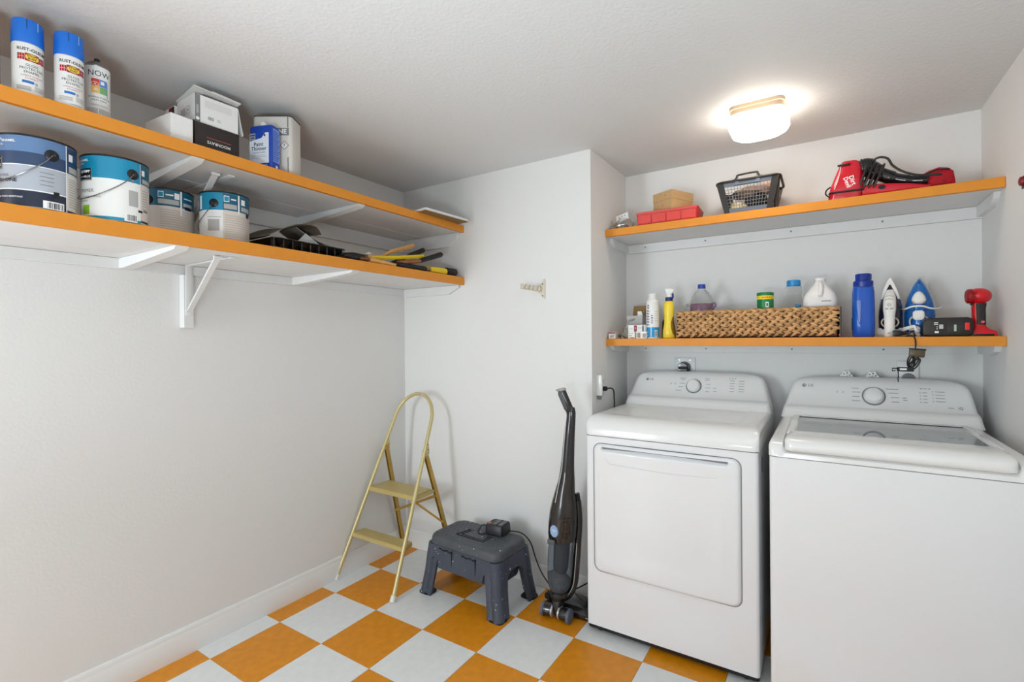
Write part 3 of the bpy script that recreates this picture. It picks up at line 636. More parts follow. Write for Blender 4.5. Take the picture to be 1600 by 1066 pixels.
g.patch(.0322, 36, 39, .092, .138, 2)
for a, b in ((-26, .129), (-10, .127)):
    P = ell(.0045, .0045, 14); 
    for i in range(14):
        p, q = P[i], P[(i + 1) % 14]; g.faces([V((.0325 * math.sin(R(a) + e[0] * k / .0325), -.0325 * math.cos(R(a) + e[0] * k / .0325), b + e[1] * k)) for e, k in ((p, 1), (q, 1), (q, .75), (p, .75))], [(0, 1, 2, 3)], 5)
g.patch(.0325, -24, -9, .1335, .1345, 5); g.patch(.0323, -28, -4, .108, .1095, 5); g.patch(.0323, -22, -8, .112, .114, 5); g.patch(.0323, 6, 22, .128, .1385, 5)
g.text('GENERAL PURPOSE', .0066, 0, .087, rad=.0321); g.text('SPRAY PAINT', .0066, 0, .078, rad=.0321); g.text('INTERIOR / EXTERIOR', .0044, 0, .063, rad=.0321)
for k in range(4):
    g.patch(.0321, -62, -8, .050 - k * .004, .0525 - k * .004, 6); g.patch(.0321, -2, 56, .050 - k * .004, .0525 - k * .004, 6)
g.text('12 OZ', .0045, 2, .026, rad=.0321) if 0 else g.patch(.0321, -26, 24, .026, .0275, 6)
g.done('lettering', [PRB] + [mat(n, c, .5) for n, c in cols] + [PRW, FNT], t, print_=True)
t = thing('spray_can', 'black spray can cut off by the left edge of the picture', 'spray can', (.252, -1.281, ZU), 80)
g = G(); g.lathe([(.031, 0), (.033, .002), (.0322, .005), (.0322, .15), (.031, .153)], 28); g.done('can_body', PRB, t)
g = G(); g.lathe([(.0322, .152), (.0328, .155), (.032, .198), (.029, .204)], 28); g.done('cap', BLK, t)

CARD = mat('white_card', (236, 235, 233), .6)
CARDG = mat('grey_card', (128, 130, 133), .6)
CARDB = mat('black_card', (48, 40, 38), .5)
KRAFT = mat('kraft_card', (196, 160, 112), .7, var=.03, vscale=30)
KRAFTD = mat('kraft_inside', (140, 112, 70), .8)
def panel(g, M, w_, h_, th=.0012, mi=0): g.box(-w_ / 2, w_ / 2, 0, th, 0, h_, mi=mi, M=M)
t = thing('carton', 'low plain white carton lying in front of the printed white box', 'box', (.240, -.838, ZU), 4)
g = G(); g.box(-.082, .082, -.036, .034, 0, .098, .0015); g.done('sleeve', CARD, t)
g = G(); g.box(.0822, .0836, -.034, .032, .002, .0965, .0005, seg=1); g.box(.0836, .0842, -.004, .0315, .004, .094); g.done('end_flap', CARD, t)
t = thing('carton', 'flat black carton with an upside-down white word under the printed box', 'box', (.225, -.708, ZU), 90)
g = G(); g.box(-.076, .076, -.075, .075, 0, .108, .001); g.done('tray', CARDB, t)
g = G(); g.box(-.0775, -.0758, -.073, .06, .003, .112, .0005, seg=1); g.done('side_flap', BLK, t)
g = G(); M = MX.Translation((0, -.0756, 0)); g.text('MOONRAYS', .0145, .004, .046, M, bold=.02, rot=180); g.rect(-.038, .046, .0605, .0622, M, 1); g.done('lettering', [PRW, mat('salmon_print', (196, 96, 90), .5)], t, print_=True)
t = thing('carton', 'open printed white carton with raised flaps on top of the black carton', 'box', (.219, -.702, ZU + .1125), 88)
g = G()
g.loft([[(x, y, z) for x, y in rr(.148, .14, .001, 1)] for z in (0, .098)], cap=False); g.box(-.073, .073, -.069, .069, 0, .0012); g.done('sleeve', CARD, t)
g = G(); M = MX.Translation((0, .07, .100)) @ MX.Rotation(R(90 - 6), 4, 'X') @ MX.Rotation(R(-3), 4, 'Z')
panel(g, M, .156, .15, .0022); panel(g, M @ MX.Translation((.03, .003, .02)), .1, .132, .0016); g.done('lid_flap', CARD, t)
g = G(); M = MX.Translation((-.074, -.0, .098)) @ MX.Rotation(R(90), 4, 'Z') @ MX.Rotation(R(72), 4, 'X'); panel(g, M, .12, .036); g.done('side_flap', CARD, t)
g = G(); M = MX.Translation((.0742, 0, 0)) @ MX.Rotation(R(12), 4, 'Y') @ MX.Rotation(R(-90), 4, 'Z'); panel(g, MX.Translation((.074, -.062, .098)) @ MX.Rotation(R(166), 4, 'Y') @ MX.Rotation(R(0), 4, 'Z'), .002, .09); 
g.prism([(.074, .095), (.076, .095), (.094, .0), (.092, .0)], -.068, -.066, 'y'); g.loft([[(.0745, y, .096), (.0755, y, .096), (.094, y, .002), (.093, y, .002)] for y in (-.068, .06)]); g.done('end_flap', CARD, t)
g = G(); M = MX.Translation((0, -.0708, 0))
g.rect(-.073, -.056, .001, .097, M, 0); g.prism(ell(.006, .006, 16, -.0645, .012), -.0712, -.0708, 'y', mi=1); g.rect(-.068, -.061, .03, .06, M @ MX.Translation((0, -.0003, 0)), 2)
for k in range(5): g.rect(-.03 + k * .004, -.028 + k * .004, .018, .03, M, 0)
g.rect(0, .014, .02, .022, M, 2); g.rect(-.04, .05, .06, .085, M, 3); g.rect(.0, .012, .026, .028, M, 2)
Q = MX.Translation((-.0746, 0, 0)) @ MX.Rotation(R(-90), 4, 'Z'); g.rect(-.04, .04, .03, .066, Q, 3)
P = ell(.015, .015, 20, .022, .05)
for k, mi in ((1, 2), (.8, 1), (.4, 2)): g.faces([Q @ V((.022 + (a - .022) * k, -.0004 * (2 - k), .05 + (b - .05) * k)) for a, b in P], [tuple(range(20))], mi)
for k in range(4): g.rect(-.036 + k * .009, -.030 + k * .009, .036, .062, Q @ MX.Translation((0, -.0003, 0)), 2)
g.done('print', [CARDG, PRW, FNT, mat('pale_print', (224, 222, 220), .6)], t, print_=True)
t = thing('carton', 'slim white carton with a dark red end panel, behind the printed white box', 'box', (.105, -.72, ZU), 0)
g = G(); g.box(-.036, .036, -.06, .06, 0, .203, .001); g.done('sleeve', CARD, t)
g = G(); g.rect(-.008, .034, .03, .2, MX.Translation((0, -.0606, 0)), 0); g.rect(.018, .034, .03, .2, MX.Translation((0, -.0608, 0)), 1); g.rect(-.006, .014, .11, .145, MX.Translation((0, -.0608, 0)), 2); g.done('print', [mat('dark_red_print', (120, 20, 24), .5), PRB, CARDG], t, print_=True)

t = thing('paint_thinner_can', 'blue rectangular paint thinner tin with a white label and white cap', 'tin', (.301, -.533, ZU), 21)
BLT = mat('blue_tin', (20, 66, 172), .3)
g = G(); g.stack([(z, rr(.1 - i, .047 - i, .008, 4)) for z, i in ((0, .003), (.003, 0), (.165, 0), (.169, .002), (.172, .008))]); g.done('tin_body', BLT, t)
g = G(); g.lathe([(.011, .171), (.0125, .173), (.012, .188), (.0105, .19)], 20, (-.005, 0)); g.done('cap', PLW, t)
g = G(); M = MX.Translation((0, -.0239, 0))
g.faces([M @ V((x, 0, z)) for x, z in ((-.049, .024), (.036, .024), (.036, .142), (.020, .142), (.004, .122), (-.018, .118), (-.049, .112))], [tuple(range(7))], 0)
M = MX.Translation((0, -.0243, 0))
g.text('Paint', .021, -.009, .098, M, 1, .015); g.text('Thinner', .021, -.008, .081, M, 1, .015); g.text('CLEANS & THINS', .0072, -.006, .066, M, 1)
for k, (a, b) in enumerate(((-.045, .02), (-.04, .026), (-.045, .0))): g.rect(a, b, .055 - k * .006, .0565 - k * .006, M, 2)
g.rect(-.049, -.022, .116, .142, MX.Translation((0, -.0245, 0)) @ MX.Rotation(0, 4, 'X'), 2); g.rect(-.047, -.024, .132, .136, MX.Translation((0, -.0248, 0)), 1); g.rect(-.044, -.027, .122, .126, MX.Translation((0, -.0248, 0)), 1)
g.faces([M @ V(p) for p in ((.018, 0, .138), (.013, 0, .132), (.018, 0, .126), (.023, 0, .132))], [(0, 1, 2, 3)], 1)
g.faces([MX.Translation((0, -.0239, 0)) @ V(p) for p in ((-.012, 0, .004), (.03, 0, .004), (.03, 0, .02), (-.006, 0, .018))], [(0, 1, 2, 3)], 3)
Q = MX.Translation((.0504, 0, 0)) @ MX.Rotation(R(90), 4, 'Z')
g.rect(-.018, .019, .03, .16, Q, 3)
for k in range(16): g.rect(-.016, .013 + .004 * (k % 3 - 1), .036 + k * .0074, .039 + k * .0074, Q @ MX.Translation((0, -.0003, 0)), 4)
g.rect(-.004, .008, .006, .018, Q, 0)
g.done('label_print', [mat('cool_white_print', (224, 232, 244), .5), mat('navy_print', (34, 44, 78), .5), mat('mid_grey_print', (150, 158, 172), .5), mat('light_blue_print', (120, 150, 220), .5), BLT], t, print_=True)

t = thing('solvent_tin', 'tall white solvent tin with a grey band and hazard diamonds behind the blue tin', 'tin', (.261, -.456, ZU), 33)
TINW = mat('white_tin', (218, 214, 207), .3)
g = G(); g.stack([(z, rr(.156 - i, .096 - i, .016, 5)) for z, i in ((0, .004), (.004, 0), (.232, 0), (.236, .003))]); g.done('tin_body', TINW, t)
for zz in ((.234, .2375), (.0, .003)): g = G(); g.stack([(z, rr(.158, .098, .017, 5)) for z in zz]); g.done('rim', SEAM, t)
g = G(); g.lathe([(.016, .2375), (.016, .246), (.013, .248)], 18, (-.045, .015)); g.done('cap', SEAM, t)
g = G(); g.tube(bez([(.01, 0, .2375), (.02, 0, .244), (.05, 0, .244), (.06, 0, .2375)], 4), .004, 8); g.done('handle', SEAM, t)
g = G(); M = MX.Translation((0, -.0485, 0))
g.rect(-.075, .068, .158, .188, M, 0); g.rect(.062, .0665, .19, .236, M, 0); g.rect(.062, .0665, .0, .07, M, 0)
g.text('ACETONE', .026, .0, .173, MX.Translation((0, -.0489, 0)), 1, .02)
for x in (-.052, 0, .05):
    D = lambda k, e: [MX.Translation((0, -.0486 - e, 0)) @ V((x + a * k, 0, .118 + b * k)) for a, b in ((0, -.018), (.018, 0), (0, .018), (-.018, 0))]
    g.faces(D(1, 0), [(0, 1, 2, 3)], 2); g.faces(D(.86, .0003), [(0, 1, 2, 3)], 3)
g.text('!', .016, .05, .119, MX.Translation((0, -.0493, 0)), 4, .03); g.prism(ell(.004, .005, 12, 0, .117), -.0494, -.049, 'y', mi=4)
for k in range(3): g.rect(-.06, .035, .074 + k * .006, .0755 + k * .006, M, 5)
g.done('label_print', [CARDG, PRW, mat('brown_red_print', (120, 40, 36), .5), MATS['white_can'], PRB, FNT], t, print_=True)

t = thing('panel_stack', 'two thin white panels overhanging the far end of the top shelf', 'panels', (.285, .415, ZU), -4)
g = G(); g.box(-.15, .15, -.16, .165, 0, .004, .0008, seg=1); g.done('lower_panel', KRAFTD, t)
g = G(); g.box(-.148, .15, -.16, .164, .0045, .011, .0012, seg=1); g.done('middle_panel', PLW, t)
g = G(); g.box(-.15, .147, -.155, .166, .0115, .0185, .0012, seg=1); g.done('upper_panel', PLW2, t)

# ================================================================ lower left shelf: paint cans
def bear(g, M, s, mi):      # simple standing bear outline, facing right
    P = [(-1, -.45), (-1, .1), (-.8, .4), (-.2, .52), (.25, .45), (.5, .62), (.62, .5), (.95, .34), (.98, .22), (.7, .12), (.55, -.05), (.5, -.45), (.28, -.45), (.25, -.12), (-.25, -.16), (-.35, -.45), (-.6, -.45), (-.62, -.15), (-.75, -.45)]
    g.faces([M(a * s, b * s) for a, b in P], [tuple(range(len(P)))], mi)
CR, CH = .083, .195
def paint_can(loc, rz, label, bands, panels, texts, ear, badge=None, barcode=None, wire=1):
    t = thing('paint_can', label, 'paint can', loc, rz, 'gallon paint cans')
    mats = [CANW]; prof, mis = [], []
    def M(m):
        if m not in mats: mats.append(m)
        return mats.index(m)
    g = G(); n = 56
    zs = [0] + [b[0] for b in bands]
    for (z1, m), z0 in zip(bands, zs): prof += [(CR, z0 + .0001), (CR, z1)]; mis += [M(m), M(m)]
    g.lathe(prof, n, mis=mis[:-1], cap=True); g.done('can_body', mats, t, ang=60)
    g = G(); g.lathe([(CR - .002, CH - .006), (CR + .0012, CH - .004), (CR + .0016, CH), (CR - .002, CH + .0015), (CR - .006, CH - .002), (CR - .02, CH - .004)], n); g.done('lid_rim', mat('dark_tin_rim', (46, 44, 42), .3, metal=.6), t)
    g = G(); g.lathe([(CR - .001, 0), (CR + .0014, .001), (CR + .0014, .003), (CR - .0005, .0042)], n); g.done('base_rim', STEEL, t)
    pm = []; g = G()
    def pi(m):
        if m not in pm: pm.append(m)
        return pm.index(m)
    for a0, a1, z0, z1, m, e in panels: g.patch(CR + .0002 + e * .0002, a0, a1, z0, z1, pi(m))
    for s, sz, a, z, m, b in texts: g.text(s, sz, R(a) * (CR + .001), z, rad=CR + .001, mi=pi(m), bold=b)
    if badge:
        a, z, s = badge; r_ = CR + .0008
        Q = lambda dx, dz, e=0: V(((r_ + e) * math.sin(R(a) + dx / r_), -(r_ + e) * math.cos(R(a) + dx / r_), z + dz))
        for k, m, e in ((1.12, CARDG, 0), (1, PRB, .0002)):
            g.grid(lambda u, v: Q((u - .5) * 2 * s * k, (v - .5) * 1.5 * s * k + (-.0 if k == 1 else -.002), e), 6, 1, pi(m))
        g.text('BEHR', s * .5, R(a) * r_ - s * .3, z + s * .32, rad=r_ + .0006, mi=pi(PRW), bold=.03); g.text('PLUS', s * .46, R(a) * r_ + s * .42, z - s * .42, rad=r_ + .0006, mi=pi(PRW), bold=.02); g.text('PREMIUM', s * .3, R(a) * r_ - s * .4, z - s * .42, rad=r_ + .0006, mi=pi(PRW))
        bear(g, lambda p, q: Q(p + s * .56, q + s * .3, .0006), s * .38, pi(PRW))
    if barcode:
        a0, a1, z0, z1 = barcode; g.patch(CR + .0008, a0, a1, z0, z1, pi(PRW)); rnd = random.Random(3); a = a0 + (a1 - a0) * .2
        while a < a1 - 2:
            wd = rnd.choice((.6, 1, 1.6)); g.patch(CR + .001, a, a + wd, z0 + .003, z1 - .003, pi(PRB), 1); a += wd + rnd.choice((.6, 1, 1.4))
    g.done('label_print', pm, t, print_=True)
    for e in (ear, ear + 180):
        g = G(); Q = MX.Rotation(R(e), 4, 'Z') @ MX.Translation((0, -CR, .150)) @ MX.Rotation(R(90), 4, 'X'); g.lathe([(.0155, -.002), (.0155, .0015), (.012, .004), (.006, .005), (.004, .0035)], 20, M=Q); g.done('bail_ear', BLK, t)
    if wire:
        P = []; 
        for k in range(25):
            f = k / 24; a = R(ear - 180 * f); q = CR + .0035 + .001 * math.sin(math.pi * f); P.append((q * math.sin(a), -q * math.cos(a), .150 - .088 * math.sin(math.pi * f) ** .8))
        g = G(); g.tube(P, .0016, 6); g.done('bail_handle', STEEL, t)
    return t
DEN = mat('denim_blue', (92, 124, 166), .3); NAV = mat('slate_navy', (44, 66, 100), .3); SIL = mat('silver_label', (172, 178, 188), .3); NVD = mat('dark_navy', (30, 36, 58), .3); WRM = mat('warm_white_label', (214, 206, 198), .4); TLD = mat('dark_teal', (18, 92, 118), .3)
paint_can((.284, -1.184, ZL), 76.7, 'blue and silver gallon paint can, first on the left', [(.045, NVD), (.048, PRW), (.112, SIL), (.114, PRW), (.148, NAV), (.19, DEN)],
    [(46, 110, .01, .115, WRM, 2), (46, 110, .115, .188, NAV, 2), (44, 46, 0, .19, PRW, 3), (50, 60, .15, .17, PRW, 4), (50, 78, .118, .135, FNT, 4)] + [(50, 90, .02 + k * .007, .0235 + k * .007, FNT, 4) for k in range(12)] + [(4, 24, .098 - k * .011, .0995 - k * .011, CARDG, 3) for k in range(4)] + [(23, 32, .036, .052, PRB, 4)],
    [('INTERIOR/EXTERIOR', .0085, -78, .178, PRW, .01), ('ENAMEL', .009, -40, .174, PRW, .02), ('SATIN', .007, -55, .164, PRW, 0), ('PAINT & PRIMER', .011, -66, .082, CARDG, 0), ('IN ONE', .013, -42, .070, PRB, .02), ('LOW VOC & STAIN RESISTANT', .0062, -48, .026, PRW, .01)], 21, (-67, .118, .021), (8, 40, .002, .024))
paint_can((.287, -1.006, ZL), 71.8, 'teal and white gallon paint can in front, with a lime tag, second from left', [(.012, TEAL), (.125, CANW), (.19, TEAL)],
    [(46, 115, .004, .128, WRM, 1), (46, 115, .128, .188, TLD, 2), (44.8, 46, .122, .188, PRW, 3), (49, 57, .155, .172, PRW, 4), (50, 80, .132, .145, FNT, 4), (22, 40, .052, .1, FNT, 2), (-62, -46, .017, .044, mat('lime_print', (136, 184, 40), .5), 2), (46, 70, .008, .014, PRB, 3), (27, 31, .124, .134, STEEL, 4)] + [(40 + k * 2, 46 + k * 4, .038 + k * .0, .045, PRB, 3) for k in range(2)] + [(50, 66, .052 + k * .008, .0535 + k * .008, CARDG, 3) for k in range(8)],
    [('& ENAMEL', .0095, -62, .176, PRW, .02), ('SATIN', .0075, -66, .166, PRW, .02), ('PRIMER', .0145, -52, .086, CARDG, 0), ('STAIN-BLOCKING', .0075, -44, .068, FNT, .01), ('INTERIOR', .007, -60, .056, FNT, .01), ('KILLS', .009, 60, .046, PRB, .03)], 30, (-56, .136, .021), (14, 38, .004, .028))
paint_can((.067, -.775, ZL), 68, 'teal-topped paint can half hidden at the back, between two others', [(.13, WRM), (.133, TLD), (.19, TLD)],
    [(-22, 80, .0, .130, WRM, 1), (-22, 27, .136, .188, TLD, 2), (27, 31, .10, .19, PRW, 3), (-20, -8, .16, .182, PRW, 4), (-19, -9, .163, .179, TEAL, 5), (14, 25, .158, .18, PRW, 4), (-20, 24, .137, .154, FNT, 4), (34, 62, .137, .15, FNT, 4), (38, 58, .126, .138, PRB, 5), (-4, 12, .168, .173, PRW, 5), (36, 60, .165, .169, PRW, 5)] + [(-16, 52, .012 + k * .0085, .016 + k * .0085, mat('beige_fine_print', (196, 186, 176), .6), 3) for k in range(13)], [], -42, wire=0)
paint_can((.196, -.634, ZL), 63.6, 'teal and white paint can on the right of the row, next to the black tray', [(.125, CANW), (.19, TEAL)],
    [(-4, 80, .004, .126, WRM, 1), (-4, 80, .128, .188, TLD, 2), (31, 35, .118, .189, PRW, 3), (-2, 10, .157, .18, PRW, 4), (-1, 9, .16, .177, TEAL, 5), (40, 52, .155, .176, PRW, 4), (-2, 28, .132, .150, FNT, 4), (40, 70, .132, .148, FNT, 4), (14, 26, .166, .171, PRW, 5), (56, 70, .112, .127, PRB, 5), (-40, -12, .048, .09, FNT, 2), (-42, -8, .098, .1, FNT, 2), (-70, -60, .13, .18, PRW, 3)] + [(0, 66, .012 + k * .0085, .016 + k * .0085, MATS['beige_fine_print'], 3) for k in range(12)], [], -25, None, (-40, -10, .002, .018))

# ---------------------------------------------------------------- roller tray, liner, brushes
TRB = mat('tray_black', (18, 18, 19), .28, coat=.3)
LIN_ = mat('brown_grey_liner', (96, 86, 74), .5)
LIN2 = mat('grey_liner', (140, 134, 124), .45)
t = thing('roller_tray', 'black plastic paint roller tray near the edge of the lower shelf', 'paint tray', (.2, -.352, ZL)); 
def trk(x0, x1, y0, y1, r):
    y0 *= .93; y1 *= .93
    return rr(x1 - x0, y1 - y0, r, 4, (x0 + x1) / 2, (y0 + y1) / 2)
g = G(); g.stack([(.004, trk(-.10, .10, -.12, .15, .015)), (.03, trk(-.118, .118, -.155, .175, .018)), (.046, trk(-.124, .124, -.17, .178, .02)), (.047, trk(-.136, .136, -.182, .19, .022)), (.044, trk(-.136, .136, -.182, .19, .022)), (.0425, trk(-.126, .126, -.172, .18, .02)), (.024, trk(-.114, .114, -.15, .17, .018)), (.007, trk(-.098, .098, -.118, .148, .015))]); g.done('tray_shell', TRB, t)
for k in range(9):
    g = G(); y = -.165 + k * .04; g.box(.108, .131, y - .0025, y + .0025, .003, .044, .001); g.done('rib', TRB, t)
for y in (-.15, .13):
    for xx in (.1, -.128): g = G(); g.box(xx, xx + .028, y - .012, y + .012, 0, .012, .003); g.done('foot', TRB, t)
g = G()
for i in range(5):
    for j in range(6): g.box(-.08 + i * .036, -.064 + i * .036, -.1 + j * .04, -.084 + j * .04, .006, .010, .001)
tag(g.done('ramp_grid', TRB, t), kind='stuff')
t = thing('tray_liner', 'warped brown-grey plastic tray liner lying over the black tray', 'tray liner', (.2, -.375, ZL + .047))
def arch(u, v):
    y = -.165 + .235 * u; z = 0.004 + .082 * math.sin(math.pi * min(u, .86) * .62) ** 1.0 - (.03 * ((u - .86) / .14) ** 2 if u > .86 else 0)
    return (-.11 + .24 * v, y, max(.004, z - .018 * math.sin(math.pi * v * .9) * (1 - u) - .012 * v * u))
g = G(); g.grid(arch, 24, 8, 0, .003); g.done('curled_sheet', LIN_, t)
def flange(u, v):
    y = .02 + .23 * u; z = .07 * (1 - u) ** 2.2 + .006
    return (-.10 + .16 * v + .03 * u, y - .03 * v, z)
g = G(); g.grid(flange, 18, 4, 0, .004); g.done('curled_flange', LIN2, t)
g = G(); g.faces([V((.10, -.02, .006)), V((.10, .085, .006)), V((.095, .02, .046))], [(0, 1, 2)]); bmesh.ops.solidify(g.bm, geom=g.bm.faces[:], thickness=.003); g.done('paper_scrap', CARD, t)

WOOD = mat('light_wood', (214, 160, 96), .45, var=.12, vscale=30, stretch=(1, 6, 6)); WOOD2 = mat('brown_wood', (150, 92, 50), .45, var=.1, vscale=30)
YELP = mat('yellow_plastic', (236, 204, 30), .35); FERR = mat('bronze_ferrule', (120, 84, 56), .35, metal=.5)
def stick(name, label, cat, parts, group=None):
    o = parts[0][0][0]; t = thing(name, label, cat, o, 0, group)
    for pts, r, m, pn, kw in parts:
        g = G(o); g.tube(pts, r, **kw); g.done(pn, m, t)
    return t
stick('scraper', 'yellow-handled tool with a chunky black end at the far end of the lower shelf', 'tool', [([(.33, .372, 1.696), (.332, .42, 1.697), (.333, .498, 1.697)], [.016, .0195, .02], YELP, 'handle', dict(n=8)), ([(.333, .495, 1.699), (.333, .502, 1.699), (.335, .578, 1.7), (.335, .583, 1.7)], [.02, .0235, .0235, .02], BLKR, 'end_cap', dict(n=8)), ([(.329, .335, 1.695), (.33, .375, 1.696)], [.006, .01], STEEL, 'shank', dict(n=8))])
stick('scraper', 'second yellow tool handle lying behind the black-ended yellow one', 'tool', [([(.276, .35, 1.70), (.278, .42, 1.702), (.28, .53, 1.706)], [.018, .022, .021], YELP, 'handle', dict(n=8)), ([(.28, .528, 1.706), (.281, .585, 1.706)], [.024, .022], BLKR, 'end_cap', dict(n=8))])
stick('paint_roller', 'short black cylinder handle lying along the front edge of the lower shelf', 'handle', [([(.352, .115, 1.6895), (.352, .12, 1.6895), (.353, .31, 1.6895), (.353, .316, 1.6895)], [.011, .0135, .0135, .0115], BLKR, 'grip', dict(n=14)), ([(.350, .03, 1.6885), (.352, .118, 1.6895)], .004, STEEL, 'rod', dict(n=8))])
stick('paint_brush', 'pale wooden paint brush handle sticking out over the shelf edge', 'paint brush', [(bez([(.355, -.075, 1.6885), (.357, -.04, 1.689), (.358, .01, 1.6865), (.36, .06, 1.684), (.36, .09, 1.6825)], 4), [.0125] * 5 + [.0115] * 5 + [.009] * 3 + [.0085] * 3 + [.007], WOOD, 'handle', dict(n=10, flat=1.2)), ([(.352, -.125, 1.686), (.355, -.072, 1.6885)], [.0095, .0105], FERR, 'ferrule', dict(n=10, flat=1.6))])
stick('stir_stick', 'flat yellow stick lying across the pile of brush handles', 'stick', [([(.325, -.03, 1.706), (.322, .16, 1.733), (.318, .34, 1.765)], [.0075, .009, .0095], YELP, 'blade', dict(n=4, flat=.5))])
stick('paint_brush', 'black-handled brush whose tip rises behind the yellow stick', 'paint brush', [([(.30, .12, 1.70), (.296, .25, 1.755)], [.009, .0105], BLKR, 'shaft', dict(n=12)), ([(.296, .25, 1.755), (.293, .36, 1.803), (.2928, .366, 1.8055)], [.0125, .0135, .010], BLKR, 'grip', dict(n=14))])
stick('paint_brush', 'brown-shafted brush with a black grip tilted up at the right of the pile', 'paint brush', [([(.34, .13, 1.70), (.337, .29, 1.731)], [.012, .011], WOOD2, 'shaft', dict(n=12)), ([(.337, .288, 1.731), (.332, .46, 1.789), (.3318, .468, 1.7915)], [.012, .0145, .0115], BLKR, 'grip', dict(n=14))])
stick('stir_stick', 'pale wooden stick leaning up at the back of the brush pile', 'stick', [([(.25, .02, 1.688), (.265, .16, 1.77), (.27, .315, 1.825)], [.008, .010, .0105], WOOD, 'blade', dict(n=4, flat=.6))])
stick('paint_brush', 'black-bristled brush with an orange handle beside the tray end', 'paint brush', [([(.315, -.20, 1.694), (.318, -.13, 1.70), (.32, -.075, 1.704)], [.012, .018, .012], BLKR, 'bristles', dict(n=10, flat=1.5)), ([(.32, -.078, 1.704), (.318, -.055, 1.708)], [.011, .012], FERR, 'ferrule', dict(n=10, flat=1.3)), ([(.318, -.056, 1.708), (.31, .02, 1.72), (.30, .12, 1.73)], [.01, .0085, .007], WOOD, 'handle', dict(n=10))])
stick('putty_knife', 'small black putty knife lying flat at the tray end', 'tool', [([(.345, -.205, 1.686), (.347, -.1, 1.6865), (.348, -.075, 1.687)], [.008, .0095, .006], BLK, 'handle', dict(n=8, flat=1.3)), ([(.343, -.26, 1.679), (.345, -.2, 1.686)], [.002, .003], STEEL, 'blade', dict(n=8, flat=5))])
t = thing('sandpaper_sheet', 'small white folded paper scrap among the brush handles', 'paper', (.27, -.03, 1.688))
g = G(); g.grid(lambda u, v: (-.03 + .05 * u, -.03 + .09 * v, .012 + .018 * abs(u - .4) + .045 * v * (1 - .3 * u)), 6, 6, 0, .0012); g.done('folded_sheet', CARD, t)
# ================================================================ wall hook, outlets, taps
BEI = mat('beige_plastic', (214, 206, 188), .4)
t = thing('wall_hook', 'ribbed beige plastic hook with a triangular plate on the bare back wall', 'hook', (.893, YB, 1.575)); o = t.location
g = G(o); g.prism([(.868, 1.574), (.905, 1.628), (.913, 1.626), (.913, 1.524), (.905, 1.522), (.868, 1.566)], YB - .006, YB, 'y', bev=.0015); g.done('plate', BEI, t)
for z in (1.6, 1.538):
    g = G(o); g.cyl((.899, YB - .0075, z), (.899, YB - .005, z), .0035, n=10); g.done('screw', SEAM, t)
g = G(o); d = V((-.045, -.13, .008)); a = V((.889, YB - .005, 1.574)); g.tube([a, a + d], [.009, .008], 12, flat=.8); g.tube([a + V((0, 0, -.011)), a + d + V((0, 0, -.011))], [.004, .004], 8, flat=1.6); g.done('peg', BEI, t)
for k in range(5):
    g = G(o); p = a + d * (.14 + k * .2); q = d.normalized(); g.tube([p - q * .005, p - q * .003, p + q * .003, p + q * .005], [.011, .0145, .0145, .011], 14, flat=.85); g.done('rib', BEI, t)
t = thing('wall_outlet', 'white double outlet on the side of the alcove wall above the dryer', 'outlet', (XP, .74, 1.07)); o = t.location
g = G(o); g.box(XP, XP + .005, .705, .775, 1.012, 1.128, .002); g.done('cover_plate', PLW, t)
for z in (1.05, 1.09):
    g = G(o); g.prism(ell(.017, .014, 20, .74, z), XP + .004, XP + .007, 'x'); q = g.done('receptacle', PLW2, t)
    for y in (.734, .746): 
        g = G(o); g.box(XP + .0068, XP + .0074, y - .001, y + .001, z - .004, z + .005); g.done('slot', BLK, q)
t = thing('plug_in_device', 'slim tall white plug-in device standing out beside the alcove outlet', 'device', (XP, .685, 1.0)); o = t.location
g = G(o); g.box(XP, XP + .03, .676, .694, 1.02, 1.125, .004); g.done('housing', PLW2, t)
g = G(o); g.box(XP + .004, XP + .024, .678, .692, 1.0, 1.021, .004); g.done('foot', GREYM, t)
t = thing('power_cord', 'black cord plugged into the alcove outlet and dropping behind the dryer', 'cord', (XP + .007, .74, 1.05)); o = t.location
g = G(o); g.box(XP + .0075, XP + .032, .726, .752, 1.04, 1.062, .004); g.done('plug', BLKR, t)
g = G(o); g.tube(bez([(XP + .03, .745, 1.051), (XP + .045, .76, 1.053), (XP + .05, .785, 1.04), (XP + .048, .80, 1.0), (XP + .047, .805, .95), (XP + .04, .81, .9)], 6), .0035, 8); g.done('cable', BLKR, t)
t = thing('dryer_outlet', 'square steel wall plate with a round black dryer plug above the dryer', 'outlet', (1.506, YA, 1.155)); o = t.location
g = G(o); g.box(1.449, 1.561, YA - .005, YA, 1.10, 1.203, .0015); g.done('cover_plate', mat('pale_steel_plate', (205, 207, 208), .4, metal=.2), t)
for x in (1.476, 1.534):
    g = G(o); g.cyl((x, YA - .0065, 1.188), (x, YA - .004, 1.188), .004, n=10); g.done('screw', STEEL, t)
g = G(o); g.tube([(1.503, YA - .004, 1.147), (1.503, YA - .012, 1.147), (1.502, YA - .04, 1.146), (1.502, YA - .045, 1.146)], [.034, .033, .03, .026], 24); g.done('plug', BLKG, t)
g = G(o); g.box(1.478, 1.528, YA - .048, YA - .035, 1.138, 1.155, .004); g.box(1.492, 1.514, YA - .04, YA - .01, 1.08, 1.125, .005); g.done('strain_relief', BLKR, t)
